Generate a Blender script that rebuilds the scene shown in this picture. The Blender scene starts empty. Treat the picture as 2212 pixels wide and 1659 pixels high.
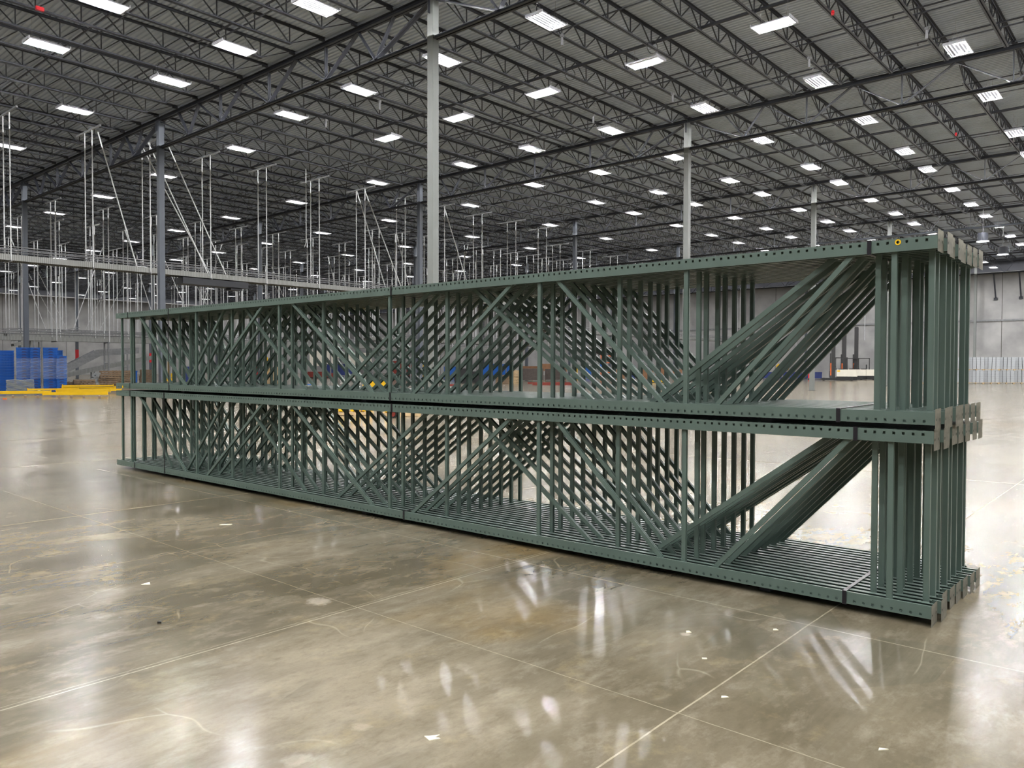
import bpy, bmesh, math, random
from mathutils import Vector, Matrix
S_ = bpy.context.scene
COL = S_.collection
random.seed(7)

# ---------------------------------------------------------------- camera
F_PX, PITCH, ROLL, EYE = 1681.2557, 0.0234, -0.0021, 1.62
def cam_axes():
    cp, sp = math.cos(PITCH), math.sin(PITCH)
    f = Vector((0, cp, -sp)); d = Vector((0, -sp, -cp)); r = Vector((1, 0, 0))
    cr, sr = math.cos(ROLL), math.sin(ROLL)
    return cr*r + sr*d, -sr*r + cr*d, f
RX, DX, FX = cam_axes()
cd = bpy.data.cameras.new('camera'); cam = bpy.data.objects.new('camera', cd); COL.objects.link(cam)
cd.sensor_width = 36; cd.lens = 36*F_PX/2212; cd.clip_start = .05; cd.clip_end = 500
m3 = Matrix((RX, -DX, -FX)).transposed()
cam.matrix_world = Matrix.Translation((0, 0, EYE)) @ m3.to_4x4()
S_.camera = cam
# ---------------------------------------------------------------- world and exposure
w = bpy.data.worlds.new('world'); S_.world = w; w.use_nodes = True
w.node_tree.nodes['Background'].inputs[0].default_value = (.6, .65, .75, 1)
w.node_tree.nodes['Background'].inputs[1].default_value = .02
vs = S_.view_settings
vs.view_transform = 'Standard'; vs.look = 'None'; vs.gamma = 1; vs.exposure = 0.0; vs.use_curve_mapping = False
S_.cycles.max_bounces = 6; S_.cycles.diffuse_bounces = 3; S_.cycles.glossy_bounces = 3
S_.cycles.transmission_bounces = 3; S_.cycles.transparent_max_bounces = 6
S_.cycles.sample_clamp_indirect = 4; S_.cycles.caustics_reflective = False; S_.cycles.caustics_refractive = False
S_.cycles.use_denoising = True
S_.cycles.use_light_tree = True
S_.cycles.debug_use_spatial_splits = True
S_.cycles.use_adaptive_sampling = True; S_.cycles.adaptive_threshold = .25; S_.cycles.adaptive_min_samples = 8
TUBE_POWER = 3.2; LAMP_W = 950.0; LSIGN = 1.0; UPK = .56

# ---------------------------------------------------------------- frames of reference
YAW = .8542; A0 = Vector((-2.6535, 26.149, 0)); BU, BV = 17.3903, 19.8254
UV = Vector((math.cos(YAW), math.sin(YAW), 0)); VV = Vector((-math.sin(YAW), math.cos(YAW), 0))
TOP, BOT = 13.7779, 12.4228           # underside of girder top chord, underside of bottom chord
DECK = 14.10
U_END, V_FAR, U_BACK, V_NEAR = 88.0, 119.0, -46.0, -52.0
RY = .87; R0 = Vector((2.5998, 4.7868, 0)); RLEN = 11.54
def G(u, v, z=0): return A0 + UV*u + VV*v + Vector((0, 0, z))
def px(p):
    q = Vector(p) - Vector((0, 0, EYE)); z = q.dot(FX)
    if z < .3: return None
    return 1106 + F_PX*q.dot(RX)/z, 829.5 + F_PX*q.dot(DX)/z
def at(x, y, z=0):
    r = RX*((x-1106)/F_PX) + DX*((y-829.5)/F_PX) + FX
    return Vector((0, 0, EYE)) + r*((z-EYE)/r.z)
def seen(pts, mx=260, my=260):
    q = [px(p) for p in pts]; q = [a for a in q if a]
    if not q: return False
    xs = [a[0] for a in q]; ys = [a[1] for a in q]
    return max(xs) > -mx and min(xs) < 2212+mx and max(ys) > -my and min(ys) < 1659+my
def onv(x, y, v):
    r = RX*((x-1106)/F_PX) + DX*((y-829.5)/F_PX) + FX; c = Vector((0, 0, EYE))
    t = (v + A0.dot(VV) - c.dot(VV))/r.dot(VV); return c + r*t

# ---------------------------------------------------------------- mesh helpers
class MB:
    def __init__(s): s.v = []; s.f = []; s.s = []
    def add(s, vs_, fs, smooth=False):
        n = len(s.v); s.v += [tuple(a) for a in vs_]; s.f += [tuple(i+n for i in f) for f in fs]; s.s += [smooth]*len(fs)
    def box(s, x0, x1, y0, y1, z0, z1):
        s.add([(x0,y0,z0),(x1,y0,z0),(x1,y1,z0),(x0,y1,z0),(x0,y0,z1),(x1,y0,z1),(x1,y1,z1),(x0,y1,z1)],
              [(0,3,2,1),(4,5,6,7),(0,1,5,4),(1,2,6,5),(2,3,7,6),(3,0,4,7)])
    def bar(s, p, q, w, h, up=(0,0,1)):
        p, q = Vector(p), Vector(q); d = (q-p).normalized(); up = Vector(up)
        sx = d.cross(up)
        if sx.length < 1e-4: sx = d.cross(Vector((1,0,0)))
        sx.normalize(); sy = sx.cross(d).normalized(); a = sx*w/2; b = sy*h/2
        s.add([p-a-b,p+a-b,p+a+b,p-a+b,q-a-b,q+a-b,q+a+b,q-a+b],[(0,3,2,1),(4,5,6,7),(0,1,5,4),(1,2,6,5),(2,3,7,6),(3,0,4,7)])
    def tube(s, p, q, r, n=8, r2=None, caps=True):
        p, q = Vector(p), Vector(q); d = (q-p).normalized(); sx = d.orthogonal().normalized(); sy = d.cross(sx); r2 = r if r2 is None else r2
        vs_ = []
        for c, rr in ((p, r), (q, r2)):
            for k in range(n): a = 2*math.pi*k/n; vs_.append(c + sx*math.cos(a)*rr + sy*math.sin(a)*rr)
        s.add(vs_, [(k,(k+1)%n,n+(k+1)%n,n+k) for k in range(n)], True)
        if caps: s.add(vs_, [tuple(range(n-1,-1,-1)), tuple(range(n,2*n))])
    def prism(s, pts, axis_vec):
        n = len(pts); a = Vector(axis_vec); P = [Vector(p) for p in pts]
        s.add(P + [p+a for p in P], [tuple(range(n-1,-1,-1)), tuple(range(n,2*n))] + [(k,(k+1)%n,n+(k+1)%n,n+k) for k in range(n)])
    def mesh(s, name, mat):
        me = bpy.data.meshes.new(name); me.from_pydata(s.v, [], s.f)
        if any(s.s): me.polygons.foreach_set('use_smooth', s.s)
        if mat: me.materials.append(mat)
        me.update(); return me
def fixn(me):
    bm = bmesh.new(); bm.from_mesh(me); bmesh.ops.recalc_face_normals(bm, faces=bm.faces); bm.to_mesh(me); bm.free(); return me
def own(me):                      # a mesh of its own for every object: rays then cross one tight tree instead of long overlapping boxes
    return me.copy() if isinstance(me, bpy.types.Mesh) and me.users > 0 else me
def ob(name, data, parent=None, loc=(0,0,0), rz=0, rot=None):
    data = own(data)
    o = bpy.data.objects.new(name, data); COL.objects.link(o)
    o.location = loc; o.rotation_euler = rot if rot else (0, 0, rz)
    if parent: o.parent = parent
    return o
def tag(o, label=None, cat=None, group=None, kind=None):
    if label: o['label'] = label
    if cat: o['category'] = cat
    if group: o['group'] = group
    if kind: o['kind'] = kind
    return o
def empty(name, loc, rz, label, cat, group=None):
    o = ob(name, None, None, loc, rz); o.empty_display_size = .2; return tag(o, label, cat, group)
def kids(o): return [c for c in ALLKIDS.get(o.name, [])]
ALLKIDS = {}
def part(name, data, parent, loc=(0,0,0), rz=0, rot=None):
    o = ob(name, data, parent, loc, rz, rot); ALLKIDS.setdefault(parent.name, []).append(o); return o
def dup(src, loc, rz, label, group=None, swap=None):
    o = src.copy(); COL.objects.link(o); o.location = loc; o.rotation_euler = (0, 0, rz); o['label'] = label
    if group: o['group'] = group
    def rec(a, b):
        for c in ALLKIDS.get(a.name, []):
            d = c.copy(); d.data = own(c.data); COL.objects.link(d); d.parent = b; ALLKIDS.setdefault(b.name, []).append(d); rec(c, d)
    rec(src, o); return o
ORD = ['zeroth','first','second','third','fourth','fifth','sixth','seventh','eighth','ninth','tenth','eleventh','twelfth','thirteenth','fourteenth','fifteenth','sixteenth','seventeenth','eighteenth','nineteenth','twentieth']
def nth(n):
    if n <= 20: return ORD[n]
    t = ['','','twenty','thirty','forty','fifty','sixty','seventy','eighty','ninety'][n//10]
    return t + ('-' + ORD[n%10] if n%10 else 'th') if n%10 else t[:-1]+'ieth'

# ---------------------------------------------------------------- materials
def lin(c):
    return tuple(((x/255)/12.92 if x/255 <= .04045 else ((x/255+.055)/1.055)**2.4) for x in c) + (1,)
def mat(name, rgb, rough=.5, metal=0, noise=0, nscale=4, bump=0, spec=.5, alpha=None, emis=None, es=0):
    m = bpy.data.materials.new(name); m.use_nodes = True; nt = m.node_tree; b = nt.nodes['Principled BSDF']
    b.inputs['Base Color'].default_value = lin(rgb); b.inputs['Roughness'].default_value = rough; b.inputs['Metallic'].default_value = metal
    b.inputs['Specular IOR Level'].default_value = spec
    if alpha is not None: b.inputs['Alpha'].default_value = alpha
    if emis: b.inputs['Emission Color'].default_value = lin(emis); b.inputs['Emission Strength'].default_value = es
    if noise or bump:
        tc = nt.nodes.new('ShaderNodeTexCoord'); n = nt.nodes.new('ShaderNodeTexNoise'); n.inputs['Scale'].default_value = nscale; n.inputs['Detail'].default_value = 4
        nt.links.new(tc.outputs['Object'], n.inputs['Vector'])
        if noise:
            r = nt.nodes.new('ShaderNodeValToRGB'); c = lin(rgb)
            r.color_ramp.elements[0].position = .3; r.color_ramp.elements[1].position = .7
            r.color_ramp.elements[0].color = tuple(x*(1-noise) for x in c[:3]) + (1,); r.color_ramp.elements[1].color = tuple(min(1, x*(1+noise)) for x in c[:3]) + (1,)
            nt.links.new(n.outputs['Fac'], r.inputs['Fac']); nt.links.new(r.outputs['Color'], b.inputs['Base Color'])
        if bump:
            bp = nt.nodes.new('ShaderNodeBump'); bp.inputs['Strength'].default_value = bump; bp.inputs['Distance'].default_value = .02
            nt.links.new(n.outputs['Fac'], bp.inputs['Height']); nt.links.new(bp.outputs['Normal'], b.inputs['Normal'])
    return m
M = {}
M['green'] = mat('rack_green_paint', (89,106,99), .38, .0, .07, 3, 0, .5)
M['plate'] = mat('base_plate_galvanised', (158,156,144), .45, .1, .22, 22)
M['strap'] = mat('steel_strapping', (52,50,56), .3, .6)
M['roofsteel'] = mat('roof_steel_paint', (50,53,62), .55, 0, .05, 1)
M['deck'] = mat('roof_deck', (184,195,214), .5, .0, .07, .8)
M['colpale'] = mat('column_pale_grey', (120,124,123), .5, 0, .04, 2)
M['coldark'] = mat('column_dark_grey', (84,90,100), .5, 0, .05, 2)  # darker grey, given to the column rows past the pale one
M['housing'] = mat('fixture_housing', (120,120,124), .4, .2)
M['wire'] = mat('suspension_wire', (120,120,122), .4, .6)
M['rod'] = mat('galvanised_rod', (198,200,203), .4, .1, .08, 3)
M['conv'] = mat('conveyor_grey', (132,134,137), .45, .1, .16, 5)
M['convdark'] = mat('conveyor_dark', (46,48,54), .5, .1)
M['blue'] = mat('blue_plastic', (22,98,190), .38, 0, .12, 3)
M['navy'] = mat('navy_paint', (32,52,116), .45, 0, .1, 2)
M['yellow'] = mat('safety_yellow_paint', (236,190,10), .4, 0, .06, 3)
M['orange'] = mat('orange_paint', (214,104,44), .45, 0, .1, 3)
M['red'] = mat('dark_red_paint', (128,46,36), .5, 0, .12, 2)
M['redsign'] = mat('bright_red_paint', (205,28,40), .45)
M['wood'] = mat('weathered_wood', (134,112,88), .75, 0, .25, 6, .2)
M['palewood'] = mat('pale_pine_wood', (196,170,130), .7, 0, .18, 6, .2)
M['card'] = mat('brown_cardboard', (150,112,84), .8, 0, .15, 3)
M['darkwrap'] = mat('dark_wrapped_board', (82,72,68), .4, 0, .2, 5)
M['greysheet'] = mat('grey_wire_decking', (150,154,156), .45, .35, .12, 14)
M['crate'] = mat('galvanised_deck_stack', (150,154,158), .45, .3, .12, 9)
M['white'] = mat('cream_white_shell', (226,222,210), .35, 0, .04, 2)
M['black'] = mat('black_plastic', (28,29,31), .45)
M['mast'] = mat('mast_dark_steel', (52,52,54), .45, .2)
M['film'] = mat('clear_stretch_film', (190,205,235), .12, 0, .2, 5, .6, .8, alpha=.22)
M['lens'] = mat('amber_lens', (255,150,60), .3, 0, emis=(255,160,80), es=1.2)
M['paper'] = mat('paper', (228,222,200), .8)
M['whitelabel'] = mat('white_label', (235,235,235), .6)
M['rubber'] = mat('rubber', (24,24,24), .7)
def tube_mat(name, rgb, k):
    m = bpy.data.materials.new(name); m.use_nodes = True; nt = m.node_tree; nt.nodes.clear()
    e = nt.nodes.new('ShaderNodeEmission'); o = nt.nodes.new('ShaderNodeOutputMaterial'); e.inputs[0].default_value = lin(rgb); e.inputs[1].default_value = TUBE_POWER*k
    nt.links.new(e.outputs[0], o.inputs[0]); m.cycles.emission_sampling = 'NONE'; return m
M['tube'] = tube_mat('fluorescent_tube', (250,250,255), 1)
M['tubeoff'] = mat('unlit_tube', (200,200,205), .3)
# holes in the conveyor side frames
# galvanised stacks with sheet lines
def striped(name, rgb, per, axis=2, depth=.5, rough=.45, metal=.3, duty=.35):
    m = mat(name, rgb, rough, metal); nt = m.node_tree; b = nt.nodes['Principled BSDF']
    tc = nt.nodes.new('ShaderNodeTexCoord'); sp = nt.nodes.new('ShaderNodeSeparateXYZ'); nt.links.new(tc.outputs['Object'], sp.inputs[0])
    mo = nt.nodes.new('ShaderNodeMath'); mo.operation = 'MODULO'; mo.inputs[1].default_value = per
    ab = nt.nodes.new('ShaderNodeMath'); ab.operation = 'ADD'; ab.inputs[1].default_value = 100*per
    nt.links.new(sp.outputs[axis], ab.inputs[0]); nt.links.new(ab.outputs[0], mo.inputs[0])
    lt = nt.nodes.new('ShaderNodeMath'); lt.operation = 'LESS_THAN'; lt.inputs[1].default_value = per*duty; nt.links.new(mo.outputs[0], lt.inputs[0])
    mx = nt.nodes.new('ShaderNodeMix'); mx.data_type = 'RGBA'; c = lin(rgb)
    mx.inputs[6].default_value = c; mx.inputs[7].default_value = tuple(x*(1-depth) for x in c[:3]) + (1,)
    nt.links.new(lt.outputs[0], mx.inputs[0]); nt.links.new(mx.outputs[2], b.inputs['Base Color']); return m
M['convperf'] = striped('perforated_conveyor_side', (146,148,146), .09, 0, .45, .45, .1, .3)
M['stack'] = striped('stacked_deck_sheets', (188,193,199), .085, 2, .35)

# concrete walls
def concrete_wall():
    m = bpy.data.materials.new('precast_concrete'); m.use_nodes = True; nt = m.node_tree; b = nt.nodes['Principled BSDF']; b.inputs['Roughness'].default_value = .8
    N = nt.nodes.new; L = nt.links.new; tc = N('ShaderNodeTexCoord')
    n1 = N('ShaderNodeTexNoise'); n1.inputs['Scale'].default_value = .35; n1.inputs['Detail'].default_value = 6; L(tc.outputs['Object'], n1.inputs['Vector'])
    r = N('ShaderNodeValToRGB'); r.color_ramp.elements[0].position = .35; r.color_ramp.elements[1].position = .68
    r.color_ramp.elements[0].color = lin((146,146,147)); r.color_ramp.elements[1].color = lin((180,180,180)); L(n1.outputs['Fac'], r.inputs['Fac'])
    sp = N('ShaderNodeSeparateXYZ'); L(tc.outputs['Object'], sp.inputs[0])
    ad = N('ShaderNodeMath'); ad.operation = 'ADD'; ad.inputs[1].default_value = 900; L(sp.outputs[0], ad.inputs[0])
    mo = N('ShaderNodeMath'); mo.operation = 'MODULO'; mo.inputs[1].default_value = 9.0; L(ad.outputs[0], mo.inputs[0])
    lt = N('ShaderNodeMath'); lt.operation = 'LESS_THAN'; lt.inputs[1].default_value = .07; L(mo.outputs[0], lt.inputs[0])
    mx = N('ShaderNodeMix'); mx.data_type = 'RGBA'; mx.inputs[7].default_value = lin((92,90,88)); L(lt.outputs[0], mx.inputs[0]); L(r.outputs[0], mx.inputs[6]); L(mx.outputs[2], b.inputs['Base Color'])
    return m
M['wall'] = concrete_wall()

# polished concrete floor; object space is the building grid (x = u, y = v)
def _uv(x, y):
    q = at(x, y) - A0; return q.dot(UV), q.dot(VV)
SCUFFS = [(*_uv(690,1298), .2, .4), (*_uv(780,1570), .1, .22), (*_uv(222,1330), .15, .12), (*_uv(1000,1440), .12, .12), (*_uv(640,1640), .14, .2), (*_uv(1480,1370), .07, .5)]
def floor_mat():
    m = bpy.data.materials.new('polished_concrete'); m.use_nodes = True; nt = m.node_tree; b = nt.nodes['Principled BSDF']
    N = nt.nodes.new; L = nt.links.new
    tc = N('ShaderNodeTexCoord'); sp = N('ShaderNodeSeparateXYZ'); L(tc.outputs['Object'], sp.inputs[0])
    def noise(scale, det=5, rough=.55, vec=None, dist=0):
        n = N('ShaderNodeTexNoise'); n.inputs['Scale'].default_value = scale; n.inputs['Detail'].default_value = det; n.inputs['Roughness'].default_value = rough; n.inputs['Distortion'].default_value = dist
        L(vec if vec else tc.outputs['Object'], n.inputs['Vector']); return n.outputs['Fac']
    def ramp(fac, p0, c0, p1, c1):
        r = N('ShaderNodeValToRGB'); e = r.color_ramp.elements; e[0].position = p0; e[1].position = p1; e[0].color = c0; e[1].color = c1; L(fac, r.inputs['Fac']); return r.outputs['Color']
    def mix(f, a, c, mode='MIX'):
        x = N('ShaderNodeMix'); x.data_type = 'RGBA'; x.blend_type = mode
        for s, val in ((0, f), (6, a), (7, c)):
            if hasattr(val, 'is_linked'): L(val, x.inputs[s])
            else: x.inputs[s].default_value = val
        return x.outputs[2]
    W = lambda g: (g, g, g, 1)
    mp = N('ShaderNodeMapping'); mp.inputs['Rotation'].default_value = (0, 0, YAW); mp.inputs['Scale'].default_value = (.6, 1.15, 1); L(tc.outputs['Object'], mp.inputs['Vector'])
    st = mp.outputs[0]
    base = ramp(noise(.55, 8, .62, st, .2), .34, lin((82,75,58)), .66, lin((132,123,105)))
    base = mix(ramp(noise(1.7, 8, .65, st, .2), .42, W(0), .62, W(.55)), base, lin((80,74,58)))
    base = mix(ramp(noise(.42, 4, .5, None, .4), .58, W(0), .74, W(.6)), base, lin((134,110,64)))
    base = mix(ramp(noise(5.5, 8, .7, st, .2), .5, W(0), .72, W(.38)), base, lin((160,151,134)))
    base = mix(ramp(noise(15, 6, .7, st, .2), .5, W(0), .7, W(.4)), base, lin((84,78,62)))
    base = mix(ramp(noise(2.6, 8, .7), .56, W(0), .68, W(.3)), base, lin((158,142,106)))
    # flat dark lift-off patches left by old tape, only where a broad mask allows
    vp = N('ShaderNodeTexVoronoi'); vp.inputs['Scale'].default_value = 2.6; vp.inputs['Randomness'].default_value = 1; L(st, vp.inputs['Vector'])
    sc = N('ShaderNodeSeparateColor'); L(vp.outputs['Color'], sc.inputs[0])
    pm_ = mix(1.0, ramp(sc.outputs[0], .86, W(0), .87, W(1)), ramp(noise(.5, 3), .52, W(0), .56, W(.5)), 'MULTIPLY')
    base = mix(pm_, base, lin((88,84,70)))
    # pale scuffed spots with ragged edges
    for (su, sv, sr, sa) in SCUFFS:
        vd = N('ShaderNodeVectorMath'); vd.operation = 'DISTANCE'; L(tc.outputs['Object'], vd.inputs[0]); vd.inputs[1].default_value = (su, sv, 0)
        md = N('ShaderNodeMath'); md.operation = 'DIVIDE'; md.inputs[1].default_value = sr; L(vd.outputs['Value'], md.inputs[0])
        ms = N('ShaderNodeMath'); ms.operation = 'ADD'; L(md.outputs[0], ms.inputs[0]); L(noise(11, 6, .75), ms.inputs[1])
        base = mix(ramp(ms.outputs[0], .75, W(sa), 1.35, W(0)), base, lin((196,186,172)))
    base = mix(ramp(noise(60, 3, .6), .45, W(0), .75, W(.16)), base, lin((84,78,64)))
    mp2 = N('ShaderNodeMapping'); mp2.inputs['Rotation'].default_value = (0, 0, YAW); mp2.inputs['Scale'].default_value = (.09, 1.5, 1); L(tc.outputs['Object'], mp2.inputs['Vector'])
    base = mix(ramp(noise(1.1, 7, .7, mp2.outputs[0]), .5, W(0), .64, W(.16)), base, lin((158,150,134)))
    base = mix(ramp(noise(1.9, 7, .7, mp2.outputs[0]), .54, W(0), .68, W(.14)), base, lin((74,68,56)))
    # thin scratches / trowel marks
    vo = N('ShaderNodeTexVoronoi'); vo.feature = 'DISTANCE_TO_EDGE'; vo.inputs['Scale'].default_value = .9
    w2 = N('ShaderNodeTexNoise'); w2.inputs['Scale'].default_value = .8; L(tc.outputs['Object'], w2.inputs['Vector'])
    va = N('ShaderNodeVectorMath'); va.operation = 'ADD'; L(tc.outputs['Object'], va.inputs[0]); L(w2.outputs['Color'], va.inputs[1]); L(va.outputs[0], vo.inputs['Vector'])
    cr = ramp(vo.outputs['Distance'], .0, W(1), .006, W(0)); brk = ramp(noise(1.3, 2), .52, W(0), .6, W(.22))
    base = mix(mix(1.0, cr, brk, 'MULTIPLY'), base, lin((196,186,164)))
    # saw-cut joints
    wob = N('ShaderNodeMath'); wob.operation = 'MULTIPLY_ADD'; wob.inputs[1].default_value = .012; wob.inputs[2].default_value = -.006; L(noise(3, 3), wob.inputs[0])
    def line(axis, c, wd, amt):
        s = N('ShaderNodeMath'); s.operation = 'SUBTRACT'; L(sp.outputs[axis], s.inputs[0]); s.inputs[1].default_value = c
        a = N('ShaderNodeMath'); a.operation = 'ADD'; L(s.outputs[0], a.inputs[0]); L(wob.outputs[0], a.inputs[1])
        q = N('ShaderNodeMath'); q.operation = 'ABSOLUTE'; L(a.outputs[0], q.inputs[0])
        t = N('ShaderNodeMath'); t.operation = 'LESS_THAN'; L(q.outputs[0], t.inputs[0]); t.inputs[1].default_value = wd
        z = N('ShaderNodeMath'); z.operation = 'MULTIPLY'; L(t.outputs[0], z.inputs[0]); z.inputs[1].default_value = amt; return z.outputs[0]
    tot = None
    lines = [(1,-15.0,.005,.45),(1,-14.965,.003,.35),(1,-17.4,.005,.5),(0,-13.1,.005,.38),(1,-10.2,.007,.6),(0,-14.75,.003,.4),(1,-12.6,.004,.3),(0,-5.3,.01,.7),(0,3.2,.012,.7),(1,-5.2,.012,.7),(1,-.2,.014,.7),(1,4.8,.015,.7),(0,11.6,.02,.6),(0,20,.02,.6),(1,-19.8,.006,.6),(0,-21,.006,.6),(1,9.8,.02,.6)]
    for ln in lines:
        o = line(*ln)
        if tot is None: tot = o
        else:
            mxn = N('ShaderNodeMath'); mxn.operation = 'MAXIMUM'; L(tot, mxn.inputs[0]); L(o, mxn.inputs[1]); tot = mxn.outputs[0]
    bk = N('ShaderNodeMath'); bk.operation = 'MULTIPLY'; L(tot, bk.inputs[0]); L(ramp(noise(9, 4), .3, W(.45), .55, W(1)), bk.inputs[1])
    base = mix(bk.outputs[0], base, lin((190,180,156)))
    L(base, b.inputs['Base Color'])
    rr = ramp(noise(1.6, 6, .6, st, .5), .3, W(.17), .75, W(.25)); L(rr, b.inputs['Roughness'])
    b.inputs['IOR'].default_value = 1.5; b.inputs['Specular IOR Level'].default_value = .34
    bp = N('ShaderNodeBump'); bp.inputs['Strength'].default_value = .05; bp.inputs['Distance'].default_value = .004
    L(noise(7, 4, .55, st), bp.inputs['Height']); L(bp.outputs['Normal'], b.inputs['Normal'])
    return m
M['floor'] = floor_mat()

# ---------------------------------------------------------------- building shell
ZB = (A0.x, A0.y, 0)
m = MB(); m.box(U_BACK, U_END, V_NEAR, V_FAR, -.3, 0); tag(ob('floor', m.mesh('floor', M['floor']), None, ZB, YAW), kind='structure')
m = MB()                                              # corrugated deck, ribs along v
u = U_BACK; per = .2; zz = DECK; prof = []
while u < U_END:
    prof += [(u, zz), (u+.09, zz), (u+.115, zz+.045), (u+.175, zz+.045)]; u += per
prof += [(u, zz)]
vv_, ff = [], []
for (a, z) in prof: vv_ += [(a, V_NEAR, z), (a, V_FAR, z)]
for k in range(len(prof)-1): ff.append((2*k, 2*k+2, 2*k+3, 2*k+1))
m.add(vv_, ff); m.box(U_BACK, U_END, V_NEAR, V_FAR, DECK+.06, DECK+.2)
tag(ob('ceiling', m.mesh('roof_deck', M['deck']), None, ZB, YAW), kind='structure')
def wall(name, c, length, rz):
    m = MB(); m.box(-length/2, length/2, 0, .25, 0, DECK+.1)
    tag(ob(name, m.mesh(name, M['wall']), None, c, rz), kind='structure')
wall('wall_back', G(U_END, (V_FAR+V_NEAR)/2), V_FAR-V_NEAR, YAW - math.pi/2)
wall('wall_left', G((U_END+U_BACK)/2, V_FAR), U_END-U_BACK, YAW)
wall('wall_front', G(U_BACK, (V_FAR+V_NEAR)/2), V_FAR-V_NEAR, YAW + math.pi/2)
wall('wall_right', G((U_END+U_BACK)/2, V_NEAR), U_END-U_BACK, YAW + math.pi)
m = MB(); m.box(-.14, -.005, V_NEAR+.2, V_FAR-.2, 6.95, 7.15)
tag(ob('trim_1', m.mesh('wall_rail', M['conv']), None, G(U_END, 0), YAW), kind='structure')

m = MB(); m.box(-.3, -.005, V_NEAR+.2, V_FAR-.2, 12.7, 14.03)  # dark band added across the upper end wall to stand for its shade
tag(ob('shade_band_end', m.mesh('wall_shade_band', M['roofsteel']), None, G(U_END, 0), YAW), kind='structure')
m = MB(); m.box(U_BACK+.2, U_END-.4, -.3, -.005, 12.7, 14.03)  # matching band, the shade of the upper left wall built as a dark strip
tag(ob('shade_band_left', m.mesh('wall_shade_band', M['roofsteel']), None, G(0, V_FAR), YAW), kind='structure')

# ---------------------------------------------------------------- columns
CN = {(0,0):'the pale column', (0,1):'first grey column toward the blue crates'}
def column(i, j):
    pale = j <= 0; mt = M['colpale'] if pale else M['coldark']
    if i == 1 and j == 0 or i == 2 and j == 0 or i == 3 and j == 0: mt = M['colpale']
    h = .134; m = MB()
    m.box(-h, h, -h, h, .02, TOP-.02)
    line = {0:'first',1:'second',2:'third',3:'fourth',4:'fifth',5:'sixth',-1:'front'}[i]
    side = 'level with the pale column' if j == 0 else f'{nth(abs(j))} {"toward the blue crates" if j > 0 else "toward the grey deck stacks"}'
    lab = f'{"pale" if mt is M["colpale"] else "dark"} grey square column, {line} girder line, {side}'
    if (i, j) == (0, 0): lab = 'pale grey square steel column rising behind the middle of the racks'
    o = empty('steel_column', G(i*BU, j*BV), YAW, lab, 'column', 'square steel building columns')
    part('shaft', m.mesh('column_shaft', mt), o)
    m = MB(); m.box(-.2,.2,-.2,.2,0,.02); part('base_plate', m.mesh('column_base', M['roofsteel']), o)
    m = MB(); m.box(-.2,.2,-.2,.2,TOP-.02,TOP); m.bar((.14,0,TOP-.5),(.14,0,TOP-.02),.012,.2); m.bar((-.14,0,TOP-.5),(-.14,0,TOP-.02),.012,.2)
    part('cap_plate', m.mesh('column_cap', M['roofsteel']), o)
    if (i, j) in ((1, 4), (2, 5)):
        m = MB(); m.box(-h-.01, h+.01, -h-.01, h+.01, 2.0, 3.4); part('red_band', m.mesh('column_band', M['redsign']), o)['label'] = 'bright red painted band'
    return o
for i in range(-1, 6):
    for j in range(-2, 6):
        if i*BU > U_END-1: continue
        if seen([G(i*BU, j*BV, z) for z in (0, 3, 6, 9, 12, 13.7)], 60, 60): column(i, j)

# ---------------------------------------------------------------- girders (one column bay each, along v)
def girder_meshes():
    top, bot, web = MB(), MB(), MB()
    L = BV
    for s in (-1, 1):
        top.box(s*.075-.052, s*.075+.052, .02, L-.02, TOP+.155, TOP+.17); top.box(s*.025-.008, s*.025+.008, .02, L-.02, TOP, TOP+.17)
        top.box(s*.075-.052, s*.075+.052, .02, L-.02, TOP, TOP+.015)
        bot.box(s*.07-.052, s*.07+.052, .15, L-.15, BOT, BOT+.014); bot.box(s*.025-.008, s*.025+.008, .15, L-.15, BOT, BOT+.14)
    zt, zb = TOP+.02, BOT+.1
    def mem(y0, z0, y1, z1, wd=.07):
        for s in (-1, 1): web.bar((s*.038, y0, z0), (s*.038, y1, z1), .035, wd, up=(1,0,0))
    B = [2.97, 5.95, 9.91, 13.88, 16.86]; T = [3.965, 7.93, 11.895, 15.86]
    mem(.2, TOP-.08, 2.97, zb, .13); mem(L-.2, TOP-.08, 16.86, zb, .13)
    mem(1.98, zt, 2.97, zb); mem(L-1.98, zt, 16.86, zb)
    seq = [(3.965,2.97),(3.965,5.95),(7.93,5.95),(7.93,9.91),(11.895,9.91),(11.895,13.88),(15.86,13.88),(15.86,16.86)]
    for t, b_ in seq: mem(t, zt, b_, zb, .08)
    for y in (5.95, 9.91, 13.88): mem(y, zt, y, zb, .06)
    return top.mesh('girder_top', M['roofsteel']), bot.mesh('girder_bottom', M['roofsteel']), web.mesh('girder_web', M['roofsteel'])
gm = girder_meshes()
for i in range(-1, 6):
    for j in range(-3, 6):
        if not seen([G(i*BU, j*BV + k*BV/4, z) for k in range(5) for z in (BOT, TOP)], 200, 350): continue
        if i*BU > U_END or (j+1)*BV > V_FAR+1: continue
        line = {-1:'overhead',0:'first',1:'second',2:'third',3:'fourth',4:'fifth',5:'sixth'}[i]
        where = f'{nth(j+1)} span toward the blue crates' if j >= 0 else f'{nth(-j)} span toward the grey stacks'
        o = empty('roof_girder', G(i*BU, j*BV), YAW, f'deep dark truss, {line} girder line, {where}', 'roof girder', 'deep truss girders under the roof')
        part('top_chord', gm[0], o); part('bottom_chord', gm[1], o); part('web_members', gm[2], o)

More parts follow.
